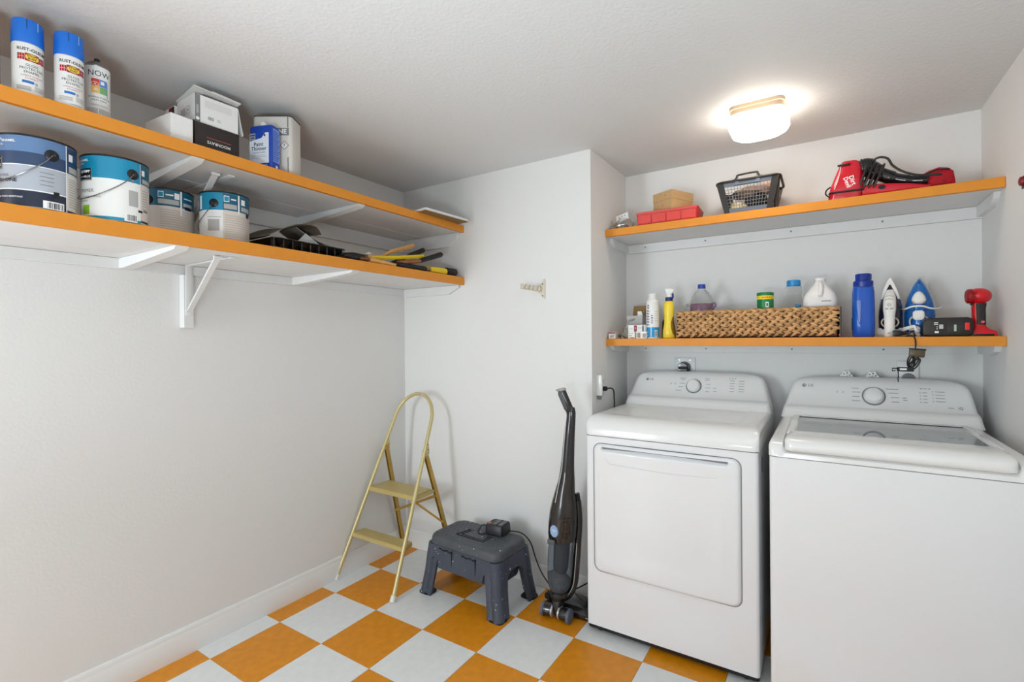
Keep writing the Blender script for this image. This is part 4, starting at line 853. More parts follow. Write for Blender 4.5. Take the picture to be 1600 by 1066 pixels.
for x, lb in ((2.24, 'left white cross-handled water tap behind the washer'), (2.336, 'right white cross-handled water tap behind the washer')):
    t = thing('water_tap', lb, 'tap', (x, YA, 1.128), 0, 'taps behind the washer'); o = t.location
    g = G(o); g.cyl((x, YA, 1.125), (x, YA - .05, 1.128), .010, n=12); g.cyl((x, YA - .02, 1.125), (x - .012, YA - .03, 1.085), .009, n=10); g.done('tap_body', STEEL, t)
    g = G(o); P = []
    for k in range(36):
        a = 2 * math.pi * k / 36; r_ = .021 + .005 * math.cos(6 * a); P.append((x + r_ * math.cos(a), 1.13 + r_ * math.sin(a)))
    g.prism(P, YA - .062, YA - .05, 'y', bev=.002); g.done('handle', PLW, t)
    g = G(o); g.cyl((x, YA - .066, 1.13), (x, YA - .05, 1.13), .006, n=10); g.done('screw', STEEL, t)
    for k in range(6):
        a = math.pi / 3 * k + .3; g = G(o); g.cyl((x + .013 * math.cos(a), YA - .0635, 1.13 + .013 * math.sin(a)), (x + .013 * math.cos(a), YA - .06, 1.13 + .013 * math.sin(a)), .0035, n=8); g.done('finger_hole', GREYM, t)
t = thing('wall_outlet', 'white outlet box with a round grey cover on the wall behind the washer', 'outlet', (2.468, YA, 1.14)); o = t.location
g = G(o); g.box(2.43, 2.505, YA - .012, YA, 1.06, 1.2, .003); g.done('box', PLW, t)
g = G(o); g.tube([(2.468, YA - .012, 1.122), (2.468, YA - .02, 1.122), (2.468, YA - .022, 1.122)], [.024, .024, .02], 20); g.done('round_cover', GREYM, t)

# ================================================================ upper alcove shelf
CLR = mat('clear_plastic', (240, 242, 242), .08, trans=.92, ior=1.25)
t = thing('clear_package', 'crumpled clear plastic package with a white punched card, left end of the upper alcove shelf', 'package', (1.245, .88, ZA))
g = G(); rnd = random.Random(5)
b = bmesh.new(); bmesh.ops.create_icosphere(b, subdivisions=3, radius=1)
for v in b.verts:
    n = math.sin(9 * v.co.x + 5 * v.co.y) * .08 + math.sin(11 * v.co.y - 7 * v.co.z) * .08
    v.co = V((v.co.x * (.064 + .01 * n), v.co.y * .045, max(0, .03 + v.co.z * (.036 + .2 * .03 * n)) * (1 if v.co.x > -.2 else .7)))
g.merge(b); g.done('blister', CLR, t)
g = G(); Q = MX.Translation((.003, .0, .045)) @ MX.Rotation(R(-14), 4, 'Y') @ MX.Rotation(R(-18), 4, 'X'); g.box(-.034, .034, -.001, .001, 0, .05, M=Q); q = g.done('card', CARD, t)
for x in (-.016, 0, .016):
    g = G(); g.prism(ell(.0035, .0025, 10, x, .036), -.0018, -.001, 'y', M=Q); g.done('punched_hole', SEAM, q)
g = G(); g.tube(bez([(-.03, -.02, .014), (-.01, -.035, .02), (.02, -.03, .024), (.03, -.01, .02), (.01, .01, .03)], 4), .008, 8); g.done('metal_fitting', CHROME, t)

REDP = mat('red_plastic', (204, 50, 48), .3); REDT = mat('red_clear_plastic', (218, 74, 68), .22, var=.05, vscale=40)
t = thing('organizer_tray', 'flat red plastic organizer case under the brown cardboard box', 'case', (1.489, .905, ZA), 2.4)
g = G()
g.stack([(.0, rr(.286, .15, .008, 3)), (.004, rr(.292, .156, .01, 3)), (.05, rr(.298, .166, .01, 3)), (.056, rr(.304, .172, .01, 3)), (.064, rr(.304, .172, .01, 3)), (.066, rr(.298, .166, .01, 3))]); g.done('case_body', REDP, t)
for k in range(4):
    g = G(); x0 = -.143 + k * .0718; g.prism([(x0 + .002, .006), (x0 + .0695, .006), (x0 + .0695, .051), (x0 + .002, .051)], -.0872, -.0785, 'y', bev=.003); g.done('drawer_front', REDT, t)
g = G(); g.prism([(-.147, .052), (.147, .052), (.147, .064), (-.147, .064)], -.09, -.083, 'y', bev=.002); g.done('front_lip', mat('red_lip', (214, 84, 80), .3), t)
t = thing('cardboard_box', 'small brown cardboard box with a lid on the red organizer case', 'box', (1.456, .886, ZA + .0665), -26)
g = G(); g.box(-.0605, .0605, .002, .163, 0, .09, .001); g.done('box_body', KRAFT, t)
g = G(); g.box(-.0625, .0625, .0, .165, .062, .106, .001, seg=1); g.done('lid', KRAFT, t)
g = G(); g.cyl((.02, -.0012, .084), (.02, .001, .084), .003, n=8); g.cyl((.0, .0008, .035), (.0, .003, .035), .0025, n=8); g.done('stud', KRAFTD, t)

# black lattice basket
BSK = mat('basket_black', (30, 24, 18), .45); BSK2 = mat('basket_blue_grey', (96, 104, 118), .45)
t = thing('storage_basket', 'black plastic lattice basket with a raised handle, full of odds and ends', 'basket', (1.862, .932, ZA), 0)
def bq(u, v, side):     # taper: bottom half sizes (.09,.075), top (.12,.098); height .145
    hx, hy = .097 + .032 * v, .105 + .018 * v; z = .004 + .14 * v
    return V({'f': (hx * u, -hy, z), 'b': (hx * u, hy, z), 'r': (hx, hy * u, z), 'l': (-hx, hy * u, z)}[side])
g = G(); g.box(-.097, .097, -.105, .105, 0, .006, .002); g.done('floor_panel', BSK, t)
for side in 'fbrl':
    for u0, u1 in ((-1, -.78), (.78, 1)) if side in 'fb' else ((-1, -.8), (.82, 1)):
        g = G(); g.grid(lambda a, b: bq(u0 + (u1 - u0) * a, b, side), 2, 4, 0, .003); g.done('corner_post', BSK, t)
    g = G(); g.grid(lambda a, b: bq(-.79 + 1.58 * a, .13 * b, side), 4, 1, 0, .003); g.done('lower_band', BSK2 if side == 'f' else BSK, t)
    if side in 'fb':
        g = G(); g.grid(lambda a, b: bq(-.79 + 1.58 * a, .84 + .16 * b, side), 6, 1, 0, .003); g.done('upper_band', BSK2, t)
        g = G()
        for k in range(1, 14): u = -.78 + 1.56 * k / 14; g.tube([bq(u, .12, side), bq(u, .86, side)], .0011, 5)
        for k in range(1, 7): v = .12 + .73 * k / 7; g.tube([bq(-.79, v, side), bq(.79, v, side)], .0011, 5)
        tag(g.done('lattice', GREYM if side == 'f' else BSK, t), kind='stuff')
    else:
        g = G()
        for k in range(9):
            u0, v0 = -.8, .12 + .1 * (k - 4); a, b_ = (-.8, v0 + .55), (.82, v0 - .25)
            g.tube([bq(-.8, min(1, max(.1, a[1])), side), bq(.82, min(1, max(.1, b_[1])), side)], .0035, 5)
        tag(g.done('slats', BSK, t), kind='stuff')
g = G(); P = [(x, y, .145) for x, y in rr(.266, .25, .03, 5)]; g.tube(P, .0055, 8, True); g.done('rim', BSK, t)
for s in (-1, 1):
    yy = s * .125
    g = G(); g.tube(bez([(-.062, yy, .146), (-.05, yy, .149), (-.042, yy, .160), (-.034, yy, .168), (.036, yy, .170), (.044, yy, .164), (.052, yy, .150), (.064, yy, .147)], 4), .0045, 8); g.done('handle', BSK, t)
    g = G(); g.prism([(-.054, .125), (-.042, .16), (-.036, .164), (-.036, .136), (-.03, .13), (.032, .13), (.038, .136), (.038, .166), (.044, .16), (.056, .125)], yy - .002, yy + .002, 'y'); g.done('handle_web', BSK2, t)
RAG = mat('brown_rag', (142, 116, 100), .95, var=.35, vscale=60, bump=.6, bscale=120)
def lump(name, label, cat, m, loc, sx, sy, sz, seed, pts=3):
    b = bmesh.new(); bmesh.ops.create_icosphere(b, subdivisions=pts, radius=1); rnd = random.Random(seed); ph = [rnd.uniform(0, 6) for _ in range(6)]
    for v in b.verts:
        n = 1 + .14 * math.sin(4 * v.co.x + ph[0]) * math.sin(5 * v.co.y + ph[1]) + .1 * math.sin(7 * v.co.z + ph[2] + 3 * v.co.x)
        v.co = V((v.co.x * sx * n, v.co.y * sy * n, sz + v.co.z * sz * n))
    g = G(); g.merge(b); o = g.done(name, m, ang=60, loc=loc); return tag(o, label, cat)
lump('foam_block', 'cream rounded block low at the left inside the black basket', 'block', mat('cream_foam', (236, 216, 170), .7), (1.815, .868, ZA + .007), .034, .03, .026, 1)
lump('rag', 'black cloth bundled in the middle of the black basket', 'rag', mat('black_cloth', (30, 28, 30), .9), (1.885, .93, ZA + .007), .056, .06, .048, 2)
lump('rag', 'brown fuzzy cloth heaped across the top inside the black basket', 'rag', RAG, (1.862, .93, ZA + .088), .078, .06, .024, 3)
lump('rag', 'small pinkish cloth poking up at the right of the black basket', 'rag', mat('pinkish_cloth', (190, 150, 132), .9, var=.2, vscale=50), (1.935, .875, ZA + .09), .026, .03, .024, 4)
t = thing('plastic_bag', 'clear plastic scrap rising above the back of the black basket', 'bag', (1.89, .98, ZA + .13))
g = G(); g.grid(lambda u, v: (-.03 + .07 * u, .01 * math.sin(5 * u), .008 + .05 * v * (.4 + .6 * u) + .006 * math.sin(9 * u)), 8, 4, 0, .0006); g.done('film', CLR, t)

# red hand vacuum
RVA = mat('red_gloss_plastic', (200, 18, 40), .22, coat=.5); RFAB = mat('red_fabric', (176, 16, 36), .75, var=.2, vscale=30, bump=.4, bscale=60)
t = thing('hand_vacuum', 'red corded hand vacuum with black hose, cord wound round it, on the upper alcove shelf', 'vacuum', (2.24, .875, ZA), 0)
g = G()
def hv(s): return None
S = []
for z, x0, x1, y0, y1, r in ((.0, -.068, .05, -.05, .055, .02), (.03, -.066, .055, -.058, .058, .025), (.06, -.058, .058, -.058, .058, .025), (.1, -.044, .055, -.055, .056, .025), (.13, -.032, .05, -.05, .05, .022), (.15, -.026, .044, -.046, .046, .02), (.158, -.02, .036, -.04, .04, .018)):
    S.append((z, rr(x1 - x0, y1 - y0, r, 4, (x0 + x1) / 2, (y0 + y1) / 2)))
g.stack(S); g.done('motor_housing', RVA, t, 50)
g = G(); g.tube([(-.064, -.045, .028), (-.061, -.0595, .028), (.05, -.0605, .026), (.056, -.04, .028)], .004, 6); g.done('lower_seam', BLKR, t)
g = G(); g.tube([(-.02, -.0475, .148), (-.028, -.056, .1), (-.034, -.0590, .075), (-.046, -.0595, .04)], .0013, 6); g.done('silver_stripe', PRW, t)
g = G(); g.box(-.034, .01, -.054, -.045, .136, .144, .002); g.done('latch', BLK, t)
g = G(); g.ball((.012, -.0525, .06), (.032, .008, .03), 18, 10); g.done('badge_panel', mat('red_badge', (214, 40, 56), .3), t)
g = G(); Q = MX.Translation((.008, -.0618, .066)) @ MX.Rotation(R(72), 4, 'Y'); g.text('Dirt', .024, 0, .009, Q, 0, .02); g.text('Devil', .022, 0, -.010, Q, 0, .02); g.done('lettering', PRW, t, print_=True)
g = G(); g.tube(bez([(.046, .0, .12), (.062, -.005, .128), (.082, .0, .12), (.11, .0, .095), (.16, -.002, .066), (.21, -.006, .048), (.265, -.012, .038)], 6), [.036] * 6 + [.038] * 6 + [.034] * 6 + [.027] * 6 + [.022] * 6 + [.019] * 6 + [.016], 14, mi=0); g.done('hose', BLKG, t)
for k in range(5):
    g = G(); x = .052 + k * .009; g.tube([(x, -.002, .126 - k * .001), (x + .004, -.002, .1265 - k * .001)], .040, 14); g.done('hose_ring', BLKR, t)
g = G(); g.loft([[(x, y, z) for y, z in rr(w_, h_, .01, 3, 0, h_ / 2 + .001)] for x, w_, h_ in ((.05, .1, .045), (.12, .1, .042), (.2, .09, .03), (.27, .06, .016))]); g.done('lower_arm', RVA, t, 50)
g = G(); g.prism(ell(.012, .009, 16, .115, .026), -.0505, -.046, 'y'); g.done('button', BLK, t)
for k in range(4):      # the cord: four loops round the body and a tail over the hose
    g = G(); x = .048 + k * .021
    P = []
    for i in range(20):
        a = 2 * math.pi * i / 20; P.append((x + .014 * math.sin(a + .4) * (1 if k % 2 else .8) + .014 * math.sin(a) - .004 * k, -.06 * math.cos(a), .076 - .003 * k + (.0715 - .003 * k) * math.sin(a)))
    P = [(p[0], p[1], max(p[2], .0045)) for p in P]
    g.tube(P, .0042, 6, True); g.done('cord_loop', mat('cord_grey_black', (42, 38, 36), .45), t)
g = G(); g.tube(bez([(.085, -.03, .145), (.11, -.036, .152), (.135, -.04, .14), (.15, -.042, .11), (.18, -.044, .08), (.225, -.046, .056), (.27, -.046, .048), (.3, -.045, .045)], 6), .0045, 8); g.done('cord_tail', MATS['cord_grey_black'], t)
g = G(); g.tube(bez([(-.06, -.03, .06), (-.074, -.045, .045), (-.076, -.06, .025), (-.062, -.066, .008)], 4), .003, 6); g.done('side_strap', BLKR, t)
g = G(); S = []
for x, h, w_ in ((.18, .03, .05), (.21, .05, .07), (.24, .06, .08), (.27, .078, .085), (.30, .085, .085), (.325, .083, .08), (.342, .07, .07), (.348, .04, .05)):
    S.append([(x, .03 + a, .002 + max(0, b + .004 * math.sin(40 * x + 9 * a * 20))) for a, b in rr(w_, h, min(w_, h) * .42, 4, 0, h / 2)])
g.loft(S); g.done('dust_bag', RFAB, t, 60)
g = G(); g.tube([(.225, -.008, .05), (.25, -.01, .06), (.29, -.0125, .074), (.33, -.01, .07)], .003, 6); g.done('bag_zip', BLKR, t)

t = thing('wall_fitting', 'small dark red fitting on the right wall, cut off by the picture edge', 'fitting', (XR, .628, 1.82), 0)
g = G(); g.tube([(0, 0, 0), (-.004, 0, 0), (-.010, 0, 0), (-.012, 0, 0)], [.014, .016, .014, .009], 14); g.done('red_knob', mat('dark_red_plastic', (130, 18, 24), .4), t)
g = G(); g.box(-.003, 0, -.012, .012, -.024, .016, .001); g.done('mount', BLK, t)

# ================================================================ lower alcove shelf
PBX = mat('white_gloss_card', (232, 231, 230), .35); MAR = mat('maroon_print', (150, 34, 48), .5)
def small_box(loc, rz, w_, d_, h_, label, prints, group='small light bulb boxes'):
    t = thing('bulb_box', label, 'box', loc, rz, group)
    g = G(); g.box(-w_ / 2, w_ / 2, -d_ / 2, d_ / 2, 0, h_, .0008, seg=1); g.done('carton', PBX, t)
    g = G(); g.prism([(-w_ * .48, h_), (w_ * .48, h_), (w_ * .46, h_ + .0008), (-w_ * .46, h_ + .0008)], -d_ * .45, d_ * .45, 'y'); g.done('tuck_flap', CARD, t)
    g = G(); M = MX.Translation((0, -d_ / 2 - .0004, 0)); ms = []
    for x0, x1, z0, z1, m in prints:
        if m not in ms: ms.append(m)
        g.rect(x0 * w_ / 2, x1 * w_ / 2, z0 * h_, z1 * h_, M, ms.index(m))
    g.done('print', ms, t, print_=True)
small_box((1.202, .838, ZB), 4, .037, .03, .036, 'tiny white box with a maroon top band, alone at the left end of the shelf', [(-1, 1, .78, .96, MAR), (-.3, .8, .5, .56, MAR), (-.6, .5, .2, .42, FNT)])
small_box((1.308, .848, ZB), -3, .036, .036, .035, 'small white bulb box with a red curve, lower left of the little stack', [(-.8, .6, .7, .8, FNT), (-.6, .9, .08, .2, MAR), (-.8, .2, .4, .5, CARDG)])
small_box((1.358, .848, ZB), 2, .054, .036, .035, 'small white bulb box with a barcode, lower right of the little stack', [(-.9, -.1, .15, .85, FNT), (-.5, -.3, .1, .9, CARDG)] + [(.3 + k * .1, .34 + k * .1 + .02 * (k % 2), .15, .75, PRB) for k in range(6)])
small_box((1.302, .853, ZB + .0362), 5, .03, .03, .034, 'small white bulb box, upper left of the little stack', [(-.7, .7, .3, .36, FNT), (-.7, .5, .5, .56, FNT)])
small_box((1.352, .851, ZB + .0362), -4, .058, .034, .034, 'small bulb box with red and dark ends, upper right of the little stack', [(-1, -.55, .05, .95, MAR), (-.4, .3, .4, .46, FNT), (-.4, .4, .6, .66, FNT), (.4, .8, .05, .95, CARDG), (-.9, -.7, .4, .7, PRW)])
t = thing('plastic_bag', 'little clear plastic bag of dark screws beside the open white box', 'bag', (1.255, .862, ZB))
b = bmesh.new(); bmesh.ops.create_icosphere(b, subdivisions=3, radius=1)
for v in b.verts:
    k = (v.co.z + 1) / 2; f = 1.05 - .8 * k; n = 1 + .12 * math.sin(8 * v.co.x + 6 * v.co.z)
    v.co = V((v.co.x * .036 * f * n + .026 * k, v.co.y * .028 * f * n, .085 * k))
g = G(); g.merge(b); g.done('bag_film', CLR, t)
rnd = random.Random(11); g = G()
for k in range(26):
    p = V((rnd.uniform(-.026, .022), rnd.uniform(-.016, .014), rnd.uniform(.005, .02))); d = V((rnd.uniform(-1, 1), rnd.uniform(-1, 1), rnd.uniform(-.3, .3))).normalized() * .007
    g.cyl(p - d, p + d, .0016, n=5)
tag(g.done('screws', mat('bronze_screws', (84, 74, 66), .4, metal=.6), t), kind='stuff')
t = thing('open_box', 'white box with its brown inside flap standing open and a black script word', 'box', (1.302, .945, ZB), -3)
g = G(); g.loft([[(x, y, z) for x, y in rr(.088, .09, .001, 1)] for z in (0, .122)], cap=False); bmesh.ops.solidify(g.bm, geom=g.bm.faces[:], thickness=.0015); g.box(-.043, .043, -.044, .044, 0, .0015); g.done('box_body', CARD, t)
g = G(); Q = MX.Translation((-.002, .045, .118)) @ MX.Rotation(R(-14), 4, 'X'); panel(g, Q, .086, .064, .0015); g.done('open_flap', KRAFTD, t)
g = G(); panel(g, MX.Translation((.044, 0, .12)) @ MX.Rotation(R(90), 4, 'Z') @ MX.Rotation(R(-20), 4, 'X'), .06, .03, .0012); g.done('side_flap', KRAFTD, t)
g = G(); g.box(.008, .036, -.02, .01, .1, .146, .001); g.done('inner_carton', PBX, t)
g = G(); g.text('Conair', .021, .008, .1, MX.Translation((0, -.0464, 0)) @ MX.Rotation(R(-16), 4, 'Y'), 0, .0, .9, shear=.35); g.done('lettering', PRB, t, print_=True)
t = thing('aerosol_can', 'tall white and blue starch aerosol can with a white cap', 'aerosol', (1.405, .878, ZB), 10)
CY = mat('cyan_print', (28, 150, 206), .4); NVP = mat('navy_label_print', (38, 48, 110), .5)
g = G(); g.lathe([(.032, 0), (.0335, .002), (.0325, .006), (.0325, .185), (.0335, .187), (.031, .194), (.024, .203), (.02, .206)], 32); g.done('can_body', CANW, t)
g = G(); g.lathe([(.0205, .204), (.0205, .228), (.019, .231)], 24); g.done('cap', PLW, t)
g = G(); g.patch(.0327, -80, 80, .006, .058, 0, 16); g.patch(.0329, -80, -38, .03, .036, 2); g.patch(.0329, -80, -38, .014, .019, 2); g.patch(.0329, -12, -6, .0, .185, 2); g.patch(.0329, 22, 52, .01, .042, 2)
for k in range(8): g.patch(.0331, 24 + k * 3.3, 25.6 + k * 3.3, .013, .039, 3)
P = []; g.grid(lambda u, v: (.0329 * math.sin(R(-48 + 22 * u)), -.0329 * math.cos(R(-48 + 22 * u)), .163 + (.011 if v > .5 else -.011) * math.sqrt(max(0, 1 - (2 * u - 1) ** 2)) * 1), 10, 1, 1)
g.patch(.0331, -42, -32, .158, .168, 2)
for k, z in enumerate((.142, .128, .114, .1, .086, .072)):
    g.patch(.0331, -50, -40, z - .004, z + .004, 1, 3); g.patch(.0331, -36 + 3 * (k % 2), -26, z - .0045, z + .002, 1, 3)
for z in (.118, .108, .1, .09, .08): g.patch(.0331, -8, 8, z - .002, z + .0015, 1, 3)
for k in range(5): g.patch(.0329, 24, 56, .09 + k * .012, .0915 + k * .012, 4)
g.done('label_print', [CY, NVP, PRW, PRB, FNT], t, print_=True)
t = thing('spray_bottle', 'yellow spray bottle with a navy collar and white trigger head', 'spray bottle', (1.487, .885, ZB), 12)
YBT = mat('yellow_bottle', (242, 214, 62), .25)
g = G(); g.stack([(z, ell(a, b, 24)) for z, a, b in ((0, .030, .024), (.003, .032, .026), (.04, .031, .025), (.075, .025, .022), (.105, .024, .021), (.14, .026, .023), (.17, .025, .022), (.187, .021, .019), (.192, .014, .014))]); g.done('bottle', YBT, t, 60)
g = G(); g.lathe([(.0165, .19), (.0185, .192), (.018, .208), (.0155, .21)], 24); g.done('collar', NVP, t)
g = G(); g.stack([(z, rr(a, b, .006, 3, dx, 0)) for z, a, b, dx in ((.208, .024, .02, 0), (.224, .022, .02, 0), (.23, .036, .024, .002), (.243, .046, .026, .003), (.25, .042, .024, 0), (.254, .03, .018, -.003))]); g.done('spray_head', PLW, t, 50)
g = G(); g.prism([(.012, .23), (.022, .23), (.024, .212), (.02, .2), (.014, .202), (.016, .215)], -.005, .005, 'y', bev=.0015); g.done('trigger', NVP, t)
BP = [(0, .030, .024), (.003, .032, .026), (.04, .031, .025), (.075, .025, .022), (.105, .024, .021), (.14, .026, .023)]
def bl(u, v):
    z = .012 + .1 * v
    for (z0, a0, b0), (z1, a1, b1) in zip(BP, BP[1:]):
        if z0 <= z <= z1: f = (z - z0) / (z1 - z0); a, b = a0 + (a1 - a0) * f, b0 + (b1 - b0) * f
    q = R(18 + 62 * (1 - math.sqrt(max(0, 1 - (2 * v - 1) ** 2)) * .5) * (1 - u) + 80 * u) if 0 else R(80 - (12 + 50 * math.sqrt(max(0, 1 - (2 * v - 1) ** 2))) * (1 - u))
    return ((a + .0004) * math.sin(q), -(b + .0004) * math.cos(q), z)
g = G(); g.grid(bl, 8, 16); g.done('side_label', mat('brown_label', (150, 112, 40), .4, var=.3, vscale=60), t)
t = thing('spray_bottle', 'slim dark bottle mostly hidden behind the yellow spray bottle', 'bottle', (1.462, .945, ZB), 0)
g = G(); g.stack([(z, ell(a, a * .7, 20)) for z, a in ((0, .026), (.004, .028), (.085, .028), (.1, .02), (.104, .012))]); g.done('bottle', mat('charcoal_bottle', (44, 46, 50), .4), t, 60)
g = G(); g.lathe([(.013, .102), (.013, .118), (.011, .12)], 16); g.done('cap', BLK, t)

# wicker basket: braided strands on the front, woven sides behind
WK = mat('wicker_strand', (190, 146, 98), .6, var=.28, vscale=55, rnd=.28, bump=.3, bscale=200); WKD = mat('wicker_core', (96, 66, 38), .8)
BX0, BX1, BY0, BY1, BH = 1.528, 2.217, .845, 1.085, .128
t = thing('wicker_basket', 'long low woven wicker basket in the middle of the lower alcove shelf', 'basket', ((BX0 + BX1) / 2, (BY0 + BY1) / 2, ZB)); o = t.location
g = G(o); 
for b in ((BX0 + .008, BX1 - .008, BY0 + .008, BY0 + .016), (BX0 + .008, BX1 - .008, BY1 - .016, BY1 - .008), (BX0 + .008, BX0 + .016, BY0 + .008, BY1 - .008), (BX1 - .016, BX1 - .008, BY0 + .008, BY1 - .008)): g.box(b[0], b[1], b[2], b[3], ZB + .002, ZB + BH - .004)
g.box(BX0 + .008, BX1 - .008, BY0 + .008, BY1 - .008, ZB, ZB + .006); g.done('core', WKD, t)
sm = []
for v in range(3):
    g = G(); rnd = random.Random(v); n = 6; rings = []
    for k in range(n + 1):
        f = k / n; s = math.sin(math.pi * (.05 + .9 * f)) ** .8; x = (f - .5) * .041
        rings.append([(x, -.006 * s * math.sin(math.pi * f) + .005 * s * math.cos(a), (f - .5) * .003 * (1 + .3 * v) + .0068 * s * math.sin(a)) for a in (2 * math.pi * i / 7 for i in range(7))])
    g.loft(rings); q = g.done('strand', WK, t, 80); sm.append(q.data); bpy.data.objects.remove(q)
rows, per = 7, 20
rnd = random.Random(9); dz = BH / rows
for r_ in range(rows):
    for k in range(per):
        for h in (0, 1):
            x = BX0 + .02 + (BX1 - BX0 - .042) * (k + .1 * h + .4 * (r_ % 2)) / (per - .5); z = ZB + .0135 + (BH - .012) / rows * (r_ + (.7 if h else .22))
            q = bpy.data.objects.new('strand', sm[rnd.randrange(3)]); COL.objects.link(q); q.parent = t
            q.location = (x + rnd.uniform(-.002, .002) - o.x, BY0 + .006 - o.y + rnd.uniform(-.001, .001), z - o.z + rnd.uniform(-.0008, .0008))
            q.rotation_euler = (rnd.uniform(-.2, .2), (R(27) if h else R(-27)) + rnd.uniform(-.15, .15), 0); q.scale = (rnd.uniform(.95, 1.15), 1, rnd.uniform(.9, 1.12))
g = G(o)
for r_ in range(rows):
    for side in (0, 1, 2):
        n = 8 if side < 2 else 24
        for k in range(n):
            f = (k + .5 + .3 * (r_ % 2)) / (n + .5); z = ZB + .004 + dz * (r_ + .5)
            if side < 2: a = V((BX0 + .006 if side == 0 else BX1 - .006, BY0 + .006 + f * (BY1 - BY0 - .012), z)); d = V((0, .017, .005))
            else: a = V((BX0 + .01 + f * (BX1 - BX0 - .02), BY1 - .006, z)); d = V((.017, 0, .005))
            g.tube([a - d, a - d * .3, a + d * .3, a + d], [.003, .0075, .0075, .003], 5)
tag(g.done('woven_sides', WK, t), kind='stuff')
g = G(o); P = []
for k in range(120):
    f = k / 120 * 4; e = int(f); u = f - e; c = [(BX0 + .008, BY0 + .008), (BX1 - .008, BY0 + .008), (BX1 - .008, BY1 - .008), (BX0 + .008, BY1 - .008)]; a, b = c[e], c[(e + 1) % 4]
    P.append((a[0] + (b[0] - a[0]) * u, a[1] + (b[1] - a[1]) * u, ZB + BH - .001 + .0018 * math.sin(k * 2.1)))
g.tube(P, .0075, 7, True); g.done('braided_rim', WK, t)
g = G(o); g.tube([(BX1 - .004, BY0 + .004, ZB + .004), (BX1 - .003, BY0 + .003, ZB + BH)], .003, 6); g.done('corner_wire', SEAM, t)

CLB = mat('clear_bottle', (250, 251, 251), .03, trans=1, ior=1.12); PUR = mat('purple_liquid', (168, 128, 152), .1, trans=.35, ior=1.33)
IN = ZB + .007
t = thing('water_bottle', 'clear bottle of purple liquid with a dark blue cap in the wicker basket', 'bottle', (1.632, .955, IN))
bp = [(.046, 0), (.05, .004), (.05, .03), (.047, .06), (.052, .09), (.056, .12), (.056, .15), (.053, .18), (.045, .205), (.034, .222), (.022, .232), (.0165, .24), (.0165, .25)]
g = G(); g.lathe(bp, 32); g.done('bottle', CLB, t, 60)
g = G(); g.lathe([(.045, .002), (.048, .005), (.048, .03), (.045, .06), (.05, .09), (.0542, .12), (.0542, .15), (.0525, .166), (.052, .1665)], 32); g.done('purple_liquid', PUR, t, 60)
g = G(); g.lathe([(.018, .243), (.0185, .245), (.0185, .262), (.017, .2645)], 24); g.done('cap', mat('dark_blue_cap', (40, 70, 170), .35), t)
g = G(); g.tube(bez([(.05, -.02, .165), (.066, -.024, .166), (.07, -.024, .155), (.06, -.022, .142), (.05, -.02, .14)], 4), .005, 8); g.done('side_handle', PUR, t)
t = thing('glass_jar', 'small clear rounded jar at the left end of the wicker basket', 'jar', (1.563, 1.02, IN))
g = G(); g.lathe([(.026, 0), (.029, .004), (.031, .05), (.031, .12), (.027, .15), (.02, .158), (.02, .162)], 24); g.done('jar_body', CLB, t, 60)
g = G(); g.lathe([(.021, .158), (.022, .16), (.022, .172), (.02, .174)], 20); g.done('lid', CLR, t)
t = thing('cleanser_tub', 'green round tub with a yellow band in the wicker basket', 'tub', (1.921, .935, IN), 15)
g = G(); gm = mat('green_tub', (18, 124, 66), .35); prof = [(.034, 0), (.0355, .003), (.0355, .172), (.0355, .1721), (.0355, .190), (.0355, .1901), (.0365, .192), (.0368, .203), (.0345, .205)]; g.lathe(prof, 32, mis=[0, 0, 0, 1, 1, 0, 0, 0]); g.done('tub_body', [gm, mat('yellow_band', (240, 212, 40), .4)], t, 60)
g = G(); g.text('CLEANER', .0095, 0, .181, rad=.0358, mi=0, bold=.01) if 0 else [g.patch(.0358, -34 + k * 12, -26 + k * 12, .178, .184, 0, 2) for k in range(6)]
g.patch(.0358, -8, 14, .134, .16, 1); g.patch(.036, -3, 8, .14, .154, 3)
for k in range(5): g.grid(lambda u, v: (.0358 * math.sin(R(16 + 44 * u)), -.0358 * math.cos(R(16 + 44 * u)), .128 + k * .009 + .004 * u + .0016 * v), 4, 1, 2)
g.done('label_print', [mat('orange_print', (206, 110, 30), .5), PRW, mat('light_green_print', (90, 170, 120), .5), gm], t, print_=True)
t = thing('glass_bottle', 'clear bottle with a bright blue cap between the tub and the white jug', 'bottle', (2.036, .965, IN))
g = G(); g.lathe([(.034, 0), (.037, .004), (.038, .06), (.038, .195), (.0365, .215), (.031, .229), (.0265, .232)], 32); g.done('bottle', CLB, t, 60)
g = G(); g.lathe([(.0275, .228), (.0285, .23), (.0285, .255), (.026, .2575)], 24); g.done('cap', mat('bright_blue_cap', (30, 136, 200), .35), t)
g = G(); g.box(.006, .026, -.012, .006, .128, .146, .004); g.done('scoop', MATS['bright_blue_cap'], t)
t = thing('jug', 'white translucent plastic jug with a cap at the right end of the wicker basket', 'jug', (2.14, .965, IN))
JUG = mat('milky_plastic', (232, 230, 228), .35); g = G(); g.stack([(z, rr(2 * a, 2 * a * .9, a * .5, 5)) for z, a in ((0, .062), (.004, .066), (.14, .066), (.162, .066), (.164, .064), (.17, .064), (.185, .059), (.205, .045), (.225, .029), (.237, .021), (.245, .0185), (.25, .0185))]); g.done('jug_body', JUG, t, 50)
g = G(); g.lathe([(.022, .248), (.0225, .25), (.0225, .258), (.02, .26)], 24); g.done('cap', PLW, t)
g = G(); g.tube(bez([(.0, -.02, .238), (.003, -.035, .225), (.003, -.05, .2), (.0, -.058, .175)], 4), .009, 10); g.done('handle', JUG, t)
g = G(); M = MX.Translation((.0, -.0598, 0)); g.rect(.006, .04, .15, .156, M); g.done('label_print', FNT, t, print_=True)

